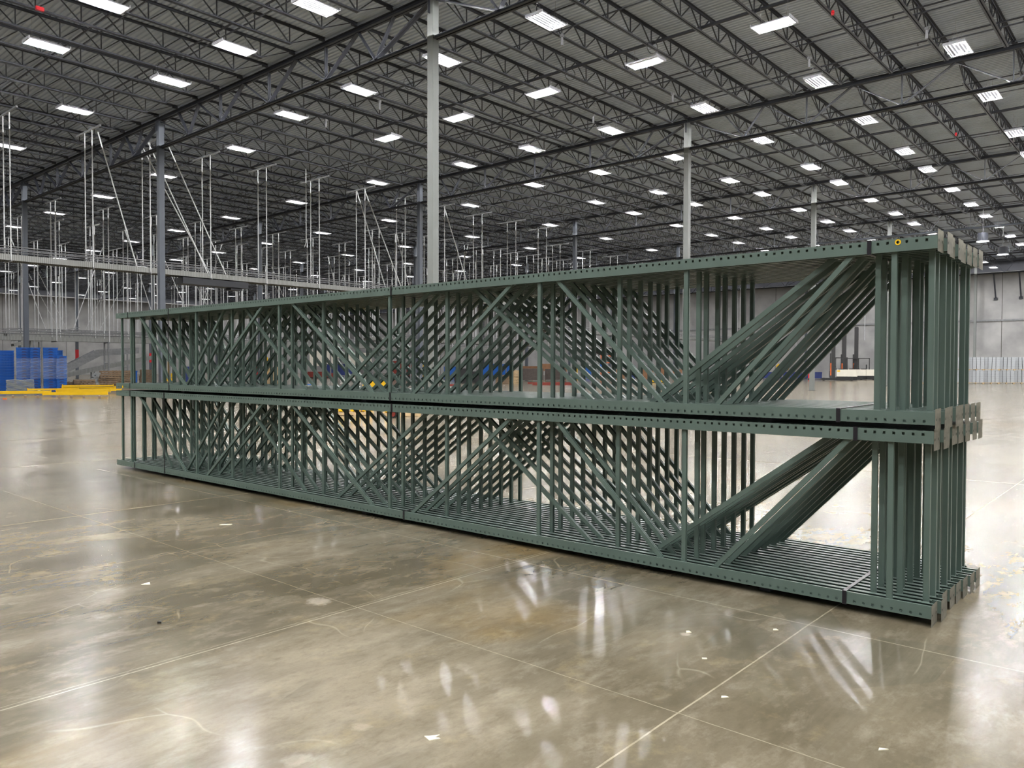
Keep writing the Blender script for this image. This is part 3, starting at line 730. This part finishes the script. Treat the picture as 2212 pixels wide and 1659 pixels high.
# --- grey rolls
for k, (x, y, z) in enumerate(((201,836,.52),(212,836,.52),(223,836,.52),(206,836,.9),(218,836,.9))):
    p = at(x, y); rz = face_yaw(p); m = MB(); n = 18; r = .195
    for (ra, rb, ya, yb) in ((r, r, 0, 1.1), (.05, .05, 0, .12)): m.tube((0,ya,0),(0,yb,0),ra,n,rb,caps=False)
    vs_ = [(c*math.cos(2*math.pi*i/n), 0, c*math.sin(2*math.pi*i/n)) for c in (.05, r) for i in range(n)]
    m.add(vs_, [(i,(i+1)%n,n+(i+1)%n,n+i) for i in range(n)]); m.add([(a,1.1,c) for a,_,c in vs_[n:]], [tuple(range(n))])
    tag(ob('grey_roll', m.mesh('roll', M['greysheet']), None, p + Vector((0,0,z-.05)), rz), f'grey roll of sheet, {["bottom row by the crates","bottom row middle","bottom row by the tall pallets","upper row by the crates","upper row by the tall pallets"][k]}', 'roll', 'grey rolls on the pallets')
# --- yellow guard seen through the racks
p = at(358, 826); rz = face_yaw(p); o = thing('column_guard', p, rz, 'yellow steel guard with two uprights beyond the rack posts', 'guard')
for x in (-.35, .3):
    m = MB(); m.box(x-.11,x+.11,-.08,.08,.02,2.1); part('upright', m.mesh('upright', M['yellow']), o)
m = MB(); m.box(-.62,.62,-.12,-.04,.5,.85); m.box(-.62,.62,-.14,-.02,.15,.45); part('rail', m.mesh('rail', M['yellow']), o)
m = MB(); m.box(-.6,.6,-.2,.2,0,.03); part('foot_plate', m.mesh('foot', M['yellow']), o)

# --- conveyors
def conveyor(u0, u1, v, z0, z1, lab, width=.75, hang=3.4, rails=True, rod_mat='rod', legs=False, brace=(), drive=None, start=None, depth_=.28, side='convperf'):
    L = u1-u0; sl = (z1-z0)/L; o = empty('conveyor', G(u0, v), YAW, lab, 'conveyor', 'overhead conveyors')
    def zz(x): return z0 + sl*x
    for s, y in ((-1, 0), (1, width)):
        m = MB(); n = max(1, int(L/6))
        for k in range(n):
            a, b_ = L*k/n, L*(k+1)/n; m.bar((a, y, zz(a)), (b_-.01, y, zz(b_)), .05, depth_)
        part('side_frame', m.mesh('side_frame', M[side]), o)
    m = MB(); m.bar((0, width/2, zz(0)+.04), (L, width/2, zz(L)+.04), width-.06, .05); part('roller_bed', m.mesh('bed', M['convdark']), o)
    if rails:
        for y in (0, width):
            m = MB()
            for h_ in (.34, .5): m.tube((0, y, zz(0)+h_), (L, y, zz(L)+h_), .022, 6)
            k = 0
            while k*1.9 < L: m.bar((k*1.9, y, zz(k*1.9)+.1), (k*1.9, y, zz(k*1.9)+.52), .03, .03); k += 1
            part('guard_rail', m.mesh('rail', M['conv']), o)
    if hang:
        xs = start if start else [x for x in [hang*.4+hang*k for k in range(int(L/hang)+1)] if x < L-.3]
        for x in xs:
            for y in (-.06, width+.06):
                m = MB(); m.bar((x, y, zz(x)-.16), (x, y, ZJB), .045 if v < 30 else .06, .045 if v < 30 else .06); part('hanger_rod', m.mesh('hanger', M[rod_mat]), o)
            m = MB(); m.bar((x, -.15, zz(x)-.17), (x, width+.15, zz(x)-.17), .06, .06); part('cross_channel', m.mesh('channel', M['conv']), o)
            m = MB(); m.bar((x, -1.1, ZJB-.05), (x, width+1.1, ZJB-.05), .08, .08); part('roof_channel', m.mesh('roof_channel', M['conv']), o)
        for (x, dx, y) in brace:
            m = MB(); m.bar((x, y, ZJB-.1), (x+dx, y, zz(x+dx)), .05, .05); part('sway_brace', m.mesh('brace', M[rod_mat]), o)
    if legs:
        k = 0
        while 2.2+k*5 < L:
            x = 2.2+k*5; m = MB()
            for y in (.03, width-.03): m.bar((x, y, 0), (x, y, zz(x)-.1), .09, .09)
            m.bar((x, 0, zz(x)*.5), (x, width, zz(x)*.5), .05, .05); part('support_leg', m.mesh('leg', M['conv']), o); k += 1
    if drive:
        m = MB(); m.box(drive[0], drive[1], -.05, width+.05, zz(drive[0])-.55, zz(drive[0])-.2); m.box(drive[1]-1.0, drive[1]-.3, .1, width-.1, zz(drive[0])-.68, zz(drive[0])-.55)
        part('drive_unit', m.mesh('drive', M['convdark']), o)
    return o
U0 = -13.5
conveyor(U0, 36, 22.3, 6.62, 6.62, 'long hanging conveyor crossing behind the front columns', .8, 3.4, start=[u-U0 for u in (-9.9,-5.9,-2.3,.55,3.9,7.4,11.1,14.7,18.2,22,26,30,34)],
         brace=((-2.0-U0,1.9,0),(.5-U0,3.3,0),(.5-U0,3.9,.8),(1.6-U0,3.3,0),(14.7-U0,3.4,0),(14.7-U0,2.6,.8),(22-U0,3,0)), drive=(2.3-U0, 6.2-U0))
conveyor(-6, 52, 42.0, 3.45, 3.45, 'low hanging conveyor behind the blue crates', .8, 3.6, legs=True)
conveyor(24, 62, 33.5, 3.9, 3.9, 'second hanging conveyor beyond the first one', .8, 2.6, brace=((3,3,0),(12,-3,0),(24,3,0),(30,-3,.8)))
conveyor(2, 66, 50.5, 4.0, 4.0, 'third hanging conveyor further toward the far wall', .8, 2.7, brace=((9,3,0),(18,-3,0),(30,3,0),(45,3,0)))
conveyor(0, 70, 63, 4.4, 4.4, 'fourth hanging conveyor with bright white rods', .8, 2.4, brace=((6,3,0),(14,-3,0),(20,4,0),(33,4,0),(44,-4,.8)))
conveyor(4, 74, 77, 4.6, 4.6, 'fifth hanging conveyor before the far wall', .8, 2.9, brace=((8,4,0),(17,-4,0),(26,5,0),(38,4,0)))
conveyor(8, 76, 94, 5.2, 5.2, 'farther hanging conveyor'.replace('farther','distant')+' along the far concrete wall', .8, 5.2, brace=((9,4,0),(21,-4,0),(33,4,0)))
conveyor(40, 84, 27, 5.0, 5.0, 'short hanging conveyor beyond the middle of the racks', .8, 5.0, rails=True)
def inclined(x0, y0, x1, y1, v, lab, **kw):
    a, b_ = onv(x0, y0, v), onv(x1, y1, v); ua = (a-A0).dot(UV); ub = (b_-A0).dot(UV)
    return conveyor(ua, ub, v, a.z, b_.z, lab, hang=0, **kw)
inclined(138, 800, 215, 762, 47.5, 'grey inclined conveyor rising beside the blue crates', rails=False, depth_=.55, side='conv')
inclined(215, 762, 300, 757, 47.5, 'grey upper level of the inclined conveyor', rails=False, depth_=.5, side='conv', legs=True)
inclined(138, 812, 330, 772, 44.5, 'lattice-sided conveyor rising in front of the grey one', rails=False, depth_=.3, legs=True)
inclined(30, 745, 172, 719, 59, 'slim conveyor sloping up behind the low conveyor', legs=True)
inclined(1840, 764, 1935, 790, 14.5, 'white conveyor sloping down behind the reach trucks', depth_=.4, side='conv', legs=True)
inclined(1180, 700, 1330, 775, 40, 'grey conveyor sloping down beyond the rack middle', depth_=.5, side='conv', legs=True)
inclined(640, 750, 900, 748, 52, 'level conveyor glimpsed through the rack lattice', legs=True, hang=0) if False else None
# white vertical sprinkler drop in front of the conveyors
p = onv(661, 430, 21); m = MB(); m.tube((0,0,9.0),(0,0,ZJB),.03,6); m.tube((0,0,9.0),(-.12,0,8.7),.02,6)
tag(ob('drop_cord', m.mesh('drop', M['rod']), None, (p.x, p.y, 0), 0), 'pale cord hanging free from the roof with a curled end', 'cord')

# --- boxes, bins and machines seen through the rack lattice
def load(name, x, y, wpx, hpx, dm, mt, lab, cat, kind='box', rz=None, lift=0):
    p = at(x, y+lift); d = (p - Vector((0,0,EYE))).dot(FX); sc = d/F_PX; w_, h_ = wpx*sc, hpx*sc; rz = face_yaw(p) if rz is None else rz
    p = p + Vector((0, 0, lift*sc)); o = thing(name, p, rz, lab, cat); D_ = dm
    if kind == 'box':
        m = MB(); m.box(-w_/2,w_/2,0,D_,.13,h_); part('load', m.mesh('load', M[mt]), o)
        m = MB()
        for a in (-w_/2, -.05, w_/2-.1): m.box(a,a+.1,0,D_,0,.13)
        part('skid', m.mesh('skid', M['wood']), o)
    elif kind == 'bin':
        m = MB(); t = .05; m.box(-w_/2,w_/2,0,t,.15,h_); m.box(-w_/2,w_/2,D_-t,D_,.15,h_); m.box(-w_/2,-w_/2+t,t,D_-t,.15,h_); m.box(w_/2-t,w_/2,t,D_-t,.15,h_); m.box(-w_/2,w_/2,0,D_,.1,.15)
        m.box(-w_/2-.03,w_/2+.03,-.03,.02,h_-.08,h_); part('bin', m.mesh('bin', M[mt]), o)
        m = MB()
        for a in (-w_/2+.05, w_/2-.13): m.box(a,a+.08,0,.1,0,.12); m.box(a,a+.08,D_-.1,D_,0,.12)
        part('foot', m.mesh('foot', M['black']), o)
    elif kind == 'rack':
        for a in (-w_/2, w_/2-.1):
            m = MB(); m.box(a,a+.1,0,.08,0,h_); m.box(a,a+.1,D_-.08,D_,0,h_)
            for k in range(3): m.bar((a+.05,.04,h_*k/3+.1),(a+.05,D_-.04,h_*(k+1)/3-.05),.04,.04)
            part('rack_frame', m.mesh('rack_frame', M[mt]), o)
        for h2 in (.35, .72, .97):
            m = MB(); m.box(-w_/2+.1,w_/2-.1,0,.05,h_*h2-.1,h_*h2); m.box(-w_/2+.1,w_/2-.1,D_-.05,D_,h_*h2-.1,h_*h2); part('shelf_beam', m.mesh('shelf_beam', M[mt]), o)
    elif kind == 'machine':
        m = MB(); m.box(-w_/2,w_/2,0,D_,h_*.16,h_*.8); part('body', m.mesh('body', M[mt]), o)
        m = MB(); m.box(-w_/2*.8,w_/2*.3,.1,D_-.1,h_*.8,h_); part('hood', m.mesh('hood', M[mt]), o)
        m = MB(); m.box(-w_/2+.05,w_/2-.05,.05,D_-.05,0,h_*.16); part('plinth', m.mesh('plinth', M['black']), o)
    elif kind == 'panel':
        m = MB(); m.box(-w_/2,w_/2,0,.06,h_*.35,h_); part('panel', m.mesh('panel', M[mt]), o)
        for a in (-w_/2+.1, -w_/6, w_/6, w_/2-.1):
            m = MB(); m.bar((a,.1,0),(a,.1,h_),.06,.06); part('post', m.mesh('post', M['conv']), o)
    return o
load('storage_bin',289,829,14,28,1.2,'blue','blue bin between the two brown pallet stacks','bin','bin')
load('storage_bin',409,832,16,40,1.2,'navy','navy bin behind the first lattice of diagonals','bin','bin')
load('red_cabinet',553,814,8,30,.8,'redsign','small red cabinet behind the racks','cabinet','machine')
load('guard_post',578,812,6,40,.3,'yellow','yellow safety post behind the racks','post','machine')
load('white_screen',700,808,60,50,1,'white','white panel screen behind the navy skip','screen','panel')
load('white_screen',775,806,55,44,1,'white','second white panel screen behind the navy skip','screen','panel')
load('skip_bin',735,812,56,26,2.0,'navy','wide navy skip deep behind the racks','bin','bin')
load('roll_cart',690,817,62,14,1.2,'red','low red cart with dark base behind the racks','cart','machine')
load('tarp_bundle',664,838,18,8,.8,'blue','small bright blue bundle on the floor behind the racks','bundle','box')
load('red_container',868,818,62,38,2.4,'red','dark red container seen through crossed braces','container','machine')
load('yellow_lift',905,822,20,52,1.2,'yellow','upright yellow lift seen through crossed braces','lift','machine')
load('yellow_drum_rack',812,846,56,22,1.2,'yellow','row of low yellow units behind the rack braces','machine','bin')
load('storage_bin',972,820,26,28,1.4,'blue','blue bin beside the dark machine','bin','bin')
load('dark_machine',1012,828,62,32,2,'black','low black machine near the middle of the racks','machine','machine')
load('red_pallet_beam',968,838,26,8,.5,'red','short red beam stack on the floor','beam','box')
load('storage_bin',1048,812,24,26,1.4,'blue','blue bulk bin, first of three in a row','bin','bin')
load('storage_bin',1072,812,22,26,1.4,'blue','blue bulk bin, middle of three in a row','bin','bin')
load('storage_bin',1093,812,20,26,1.4,'blue','blue bulk bin, last of three before the pallets','bin','bin')
load('wrapped_load',1150,824,48,28,1.6,'darkwrap','dark film-wrapped board stack on red beams','load','box')
load('wrapped_load',1200,823,46,26,1.6,'darkwrap','second dark wrapped board stack with a white tag','load','box')
load('cardboard_box',1160,798,40,16,1.2,'card','brown carton resting above the wrapped boards','carton','box') if False else None
for k, (x, w2, z_, n2) in enumerate(((1146,34,1.02,'sloping'),(1178,30,1.06,'tall'),(1212,26,.98,'small'))):
    p = at(x, 822); sc = p.y/F_PX; m = MB(); W_ = w2*sc; m.box(-W_/2,W_/2,0,1.1,0,.55 if n2 != 'tall' else .8)
    m.box(-W_/2-.02,W_/2+.02,-.02,.02,.5,.56); m.box(-.04,.04,-.01,.0,.0,.5)
    tag(ob('cardboard_carton', m.mesh('carton', M['card']), None, p + Vector((0,.3,z_)), face_yaw(p)), f'{n2} brown carton on top of the dark wrapped boards', 'carton', None)
for k, (x0, x1, y) in enumerate(((1140,1236,829),(1150,1235,832))):
    a, b_ = at(x0, y), at(x1, y); d = b_-a; m = MB(); m.box(0, d.length, 0, .1, 0, .14); m.box(0,.03,-.04,.14,0,.18); m.box(d.length-.03,d.length,-.04,.14,0,.18)
    tag(ob('red_beam', m.mesh('red_beam', M['red']), None, a, math.atan2(d.y, d.x)), ['long red beam lying under the wrapped board stacks','short red beam on the floor before the wrapped boards'][k], 'beam', 'red beams on the floor')
load('tote_stack',1243,824,9,38,.6,'yellow','yellow slatted tote column beyond the rack posts','tote','bin')
load('storage_bin',1266,818,22,26,1.2,'blue','blue bin beside the yellow tote','bin','bin')
load('orange_rack',1312,824,30,58,1.4,'orange','orange shelving bay beyond the rack posts','shelving','rack')
load('storage_bin',1303,802,14,16,.8,'blue','blue bin standing inside the orange shelving','bin','bin',lift=22)
load('storage_bin',1364,822,15,32,1.2,'navy','navy upright bin by the cartons','bin','bin')
for k, (x, y, wd_, h_, n_) in enumerate(((1338,824,22,26,'first'),(1396,822,30,24,'second'),(1430,821,28,26,'third'),(1466,820,26,22,'fourth'))):
    load('carton_load',x,y,wd_,h_,1.2,'card',f'brown carton load, {n_} along toward the pale column','cartons','box')
load('yellow_cart',1425,827,34,10,1,'yellow','low yellow cart before the carton loads','cart','machine')
for k, x in enumerate((1668,1712,1755)):
    load('navy_trolley',x,819,38,15,1.6,'navy',f'navy open trolley, {nth(k+1)} toward the reach trucks','trolley','bin')
load('yellow_hood',1690,800,26,14,.8,'yellow','slanted yellow hood above the navy trolleys','hood','machine',lift=17)
load('red_post',1748,820,5,18,.3,'redsign','short red post beside the slim grey column','post','machine')
# pallets with yellow parts glimpsed below the middle chord
for (x, y, n_) in ((768, 898, 'loaded with yellow parts'), (868, 900, 'beside the small wheel')):
    p, rz = pallets(x, y, 1, 'pale', f'pale pallet {n_} behind the racks')
    for k in range(3 if x < 800 else 1):
        m = MB(); m.box(-.16,.16,-.4,.4,0,.2); m.tube((-.16,0,.2),(.16,0,.2),.1,10)
        tag(ob('yellow_casting', m.mesh('casting', M['yellow']), None, p + Vector((math.cos(rz)*(k-1)*.38, math.sin(rz)*(k-1)*.38, .135)), rz), f'{nth(k+1)} yellow machine part on the pallet {n_}', 'machine part', 'yellow parts on the pallets')
p = at(851, 903); m = MB(); m.tube((-.05,0,.13),(.05,0,.13),.13,18); o = thing('cart_wheel', p, face_yaw(p)+1.0, 'small rusty cart wheel on the floor behind the racks', 'wheel')
part('tyre', m.mesh('tyre', M['rubber']), o); m = MB(); m.tube((-.06,0,.13),(.06,0,.13),.085,14); part('hub', m.mesh('hub', M['red']), o)

# --- reach trucks
def truck(x, y, lab, s=1.0, yawoff=0, label_strip=False):
    p = at(x, y); rz = face_yaw(p) + yawoff; o = thing('reach_truck', p, rz, lab, 'forklift', 'parked reach trucks')
    m = MB()                                    # cream body: rounded rear
    pts = [(.05,0),(1.75,0),(2.05,.12),(2.2,.4),(2.2,1.0),(2.05,1.28),(1.75,1.4),(.05,1.4)]
    m.prism([(a, b_-.7, .5) for a, b_ in pts], (0,0,.76)); m.box(.15,1.7,-.55,.55,1.2,1.27); part('body', m.mesh('truck_body', M['white']), o)
    m = MB(); m.prism([(a+(-.02 if a < 1 else .02), b_-.7, .06) for a, b_ in pts], (0,0,.44)); part('chassis', m.mesh('truck_chassis', M['black']), o)
    m = MB(); m.box(-1.5,.05,-.62,-.42,.08,.3); m.box(-1.5,.05,.42,.62,.08,.3); part('straddle_arm', m.mesh('truck_arms', M['black']), o)
    for xx, yy in ((-1.3,-.52),(-1.3,.52),(1.6,-.5),(1.6,.5)):
        m = MB(); m.tube((xx,yy-.08,.16),(xx,yy+.08,.16),.16,14); part('wheel', m.mesh('truck_wheel', M['rubber']), o)
    m = MB()
    for yy in (-.42, .42):
        m.box(-.52,-.1,yy-.07,yy+.07,.1,6.4); m.box(-.68,-.54,yy-.05,yy+.05,.1,3.1)
    m.box(-.4,-.22,-.42,.42,6.25,6.4); m.box(-.4,-.22,-.42,.42,3.6,3.7); m.box(-.32,-.3,-.35,.35,.3,6.25); part('mast', m.mesh('truck_mast', M['mast']), o)
    m = MB()
    for yy in (-.25, .25): m.box(-1.9,-.6,yy-.06,yy+.06,.1,.14); m.box(-.64,-.6,yy-.06,yy+.06,.1,1.0)
    m.box(-.72,-.69,-.45,.45,.4,1.1); part('forks', m.mesh('truck_forks', M['black']), o)
    m = MB()
    for xx, yy in ((-.05,-.55),(-.05,.55),(1.15,-.55),(1.15,.55)): m.bar((xx,yy,1.2),(xx,yy,2.55),.07,.07)
    for k in range(7): m.box(-.1+k*.2,-.04+k*.2,-.6,.6,2.55,2.62)
    m.box(-.1,1.2,-.6,-.54,2.55,2.64); m.box(-.1,1.2,.54,.6,2.55,2.64); part('overhead_guard', m.mesh('truck_guard', M['mast']), o)
    m = MB(); m.box(.25,.85,-.3,.3,1.27,1.36); m.box(.78,.9,-.28,.28,1.36,1.85); m.bar((.05,.1,1.27),(-.1,.1,1.65),.05,.05); part('seat', m.mesh('truck_seat', M['black']), o)
    m = MB(); m.tube((-.31,-.1,2.75),(-.31,-.1,2.9),.07,8); part('beacon', m.mesh('truck_beacon', M['lens']), o)
    m = MB(); m.box(-.62,-.5,-.5,-.42,.6,2.0); part('orange_guard', m.mesh('truck_panel', M['orange']), o)
    if label_strip:
        m = MB(); m.box(.1,.4,-.706,-.698,1.02,1.18); part('yellow_sticker', m.mesh('sticker', M['yellow']), o)
    return o
truck(1806, 822.5, 'reach truck at the front of the parked row, yellow sticker', label_strip=True)
truck(1829, 820.5, 'middle reach truck of the parked row', yawoff=.05)
truck(1855, 820.5, 'last reach truck of the parked row, seat showing', yawoff=-.04)

# --- galvanised deck stacks on pallets along the end wall
for row, z0 in ((0, 0), (1, 1.275)):
    for k in range(-3, 8):
        x = 2108 + k*33 + (1 if row else 0)
        p = at(x, 829); sc = p.y/F_PX; W_ = 29*sc; H_ = 27.2*sc; rz = face_yaw(p) + .06 + .01*math.sin(k*3+row)
        o = thing('deck_stack', p + Vector((0,0,z0 + (0 if row == 0 else 0))), rz, f'pallet of galvanised wire decks, {"upper" if row else "lower"} row, {nth(k+4)} along from the rack posts', 'pallet load', 'galvanised deck stacks by the wall')
        m = MB(); sk = rr.uniform(-.05,.05)
        for s in (0, 1):
            a = -W_/2 + s*W_/2
            m.add([(a+.02,0,.13),(a+W_/2-.02,0,.13),(a+W_/2-.02,.8,.13),(a+.02,.8,.13),(a+.02+sk,0,1.26),(a+W_/2-.02+sk,0,1.26),(a+W_/2-.02+sk,.8,1.26),(a+.02+sk,.8,1.26)],
                  [(0,3,2,1),(4,5,6,7),(0,1,5,4),(1,2,6,5),(2,3,7,6),(3,0,4,7)])
        dd = part('decks', m.mesh('deck_load', M['stack']), o); dd['kind'] = 'stuff'
        m = MB()
        for a in (-W_/2, -.05, W_/2-.1): m.box(a,a+.1,0,.8,0,.1)
        m.box(-W_/2,W_/2,0,.8,.1,.13); part('pallet', m.mesh('stack_pallet', M['palewood']), o)
        m = MB()
        for a in (-W_/4, W_/4): m.box(a-.015+sk*0,a+.015,-.012,-.002,.1,1.262)
        part('banding', m.mesh('stack_band', M['black']), o)
# dark braces and drain pipe on the end wall
for k, v in enumerate((-1.9, -4.4)):
    m = MB(); m.bar((-1.6, 0, 12.4), (-.05, 0, 9.6), .14, .14); m.box(-.12, -.005, -.2, .2, 9.4, 9.7)
    tag(ob('wall_brace', m.mesh('brace', M['roofsteel']), None, G(U_END, v), YAW), f'dark slanting brace high on the concrete end wall, {["by the slim column","further along"][k]}', 'brace', 'braces on the end wall')
for k, (v, z0, z1) in enumerate(((33,4,12.5),(30,2,12.5),(21.5,3,12.5),(17.5,4,12.5),(12.6,5,12.5))):
    m = MB(); m.tube((-.15,0,z0),(-.15,0,z1),.06,8); m.box(-.2,-.01,-.1,.1,z1-1.2,z1-1.1)
    tag(ob('wall_pipe', m.mesh('pipe', M['rod']), None, G(U_END, v), YAW), f'pale vertical pipe on the end wall, {nth(k+1)} toward the reach trucks', 'pipe', 'pipes on the end wall')
# long pale pipe under the roof above the top base plates
m = MB(); m.tube((0,-22,0),(0,6,0),.1,10); tag(ob('duct_pipe', m.mesh('duct', M['coldark']), None, G(50.2, 0, 12.2), YAW), 'long pale round pipe under the roof beyond the top base plates', 'pipe')

# --- small things hung from the roof
for k, (x, y, z) in enumerate(((1214,80,13.2),(1453,205,13.2),(1282,252,13.2),(2002,65,13.2),(1748,128,13.2),(704,262,13.2),(820,222,13.2))):
    p = at(x, y, z); o = thing('roof_sensor', p, YAW, f'small pale sensor hung below a joist, {["over the rack middle","past the pale column","in the first bay","by the bright corner lights","near the roof pipes","above the conveyor","beside the pale column"][k]}', 'sensor', 'sensors hung from the joists')
    m = MB(); m.box(-.06,.06,-.06,.06,0,.1); part('bracket', m.mesh('sensor_bracket', M['wire']), o)
    m = MB(); m.tube((0,0,-.3),(0,0,0),.045,8); part('sensor', m.mesh('sensor_body', M['housing']), o)
p = at(86, 23, 13.3); m = MB(); m.box(-.12,.12,-.05,.05,0,.12); tag(ob('alarm_strobe', m.mesh('strobe', M['redsign']), None, p, YAW), 'small red and white strobe on a joist high at the corner', 'alarm')
for k, (x, y) in enumerate(((1799,26),(2065,289))):
    p = at(x, y, 13.3); m = MB(); m.tube((0,0,-.04),(0,0,.05),.06,10,.04); m.tube((0,0,-.1),(0,0,-.05),.05,8)
    tag(ob('sprinkler_valve', m.mesh('cap', M['redsign']), None, p, YAW), ['red cap hanging on the large sprinkler joist, second bay','smaller red cap further down the same joist line'][k], 'sprinkler fitting')
for k, (x, y) in enumerate(((884,168),(350,135),(1232,148),(1410,88))):          # coiled cables
    p = at(x, y, 13.35); m = MB(); n = 28
    pts = [(.22*math.cos(4*math.pi*i/n), .05*i/n, -.22+.24*math.sin(4*math.pi*i/n)) for i in range(n+1)]
    for i in range(n): m.tube(pts[i], pts[i+1], .009, 5, caps=False)
    tag(ob('coiled_cable', m.mesh('coil', M['black']), None, p, .4), f'coil of black cable tied to a joist, {["beside the pale column","above the corner lights","over the rack middle","beyond the rack middle"][k]}', 'cable', 'cable coils on the joists')

# --- litter and marks on the floor
def scrap(x, y, pts, mt, lab, h_=.004, rz=0):
    p = at(x, y); m = MB(); m.prism([(a*.0065, b_*.0065, 0) for a, b_ in pts], (0, 0, h_)); tag(ob('paper_scrap', fixn(m.mesh('scrap', M[mt])), None, p, rz), lab, 'scrap', 'scraps on the floor')
scrap(315, 1263, [(-5,-1),(5,0),(0,9)], 'paper', 'white triangular paper scrap on open floor before the racks')
scrap(932, 1596, [(-5,3),(-1,-3),(6,0),(2,1),(5,5),(-2,3)], 'paper', 'torn white paper scrap close to the lower picture edge'.replace('picture edge','middle of the floor'))
scrap(487, 1134, [(-9,-1),(8,0),(9,5),(-7,4)], 'paper', 'flat pale paper strip on the floor beyond the joint')
scrap(1486, 1366, [(-2,-2),(3,-1),(2,3),(-1,3)], 'paper', 'tiny white chip on the floor below the rack diagonals')
scrap(1674, 1361, [(-2,-1),(3,-1),(2,2),(-1,2)], 'paper', 'small white chip near the strapped rack end')
scrap(1563, 1507, [(-2,-1),(4,0),(2,2),(-1,2)], 'paper', 'small pale flake beside the long saw-cut joint')
scrap(1906, 1620, [(-3,-1),(4,0),(2,1),(-1,2)], 'paper', 'pale flake far out in front of the base plates')
scrap(1522, 1423, [(-2,-1),(2,-1),(2,1),(-2,1)], 'paper', 'little round white chip out on the stained floor')
scrap(345, 1346, [(-2,-1),(2,-1),(1,1),(-1,2)], 'black', 'small dark crumb on the pale floor', .012)
scrap(10, 862.5, [(-12,-4),(12,-4),(12,8),(-12,8)], 'orange', 'small orange scrap on the floor before the yellow beams', .05)
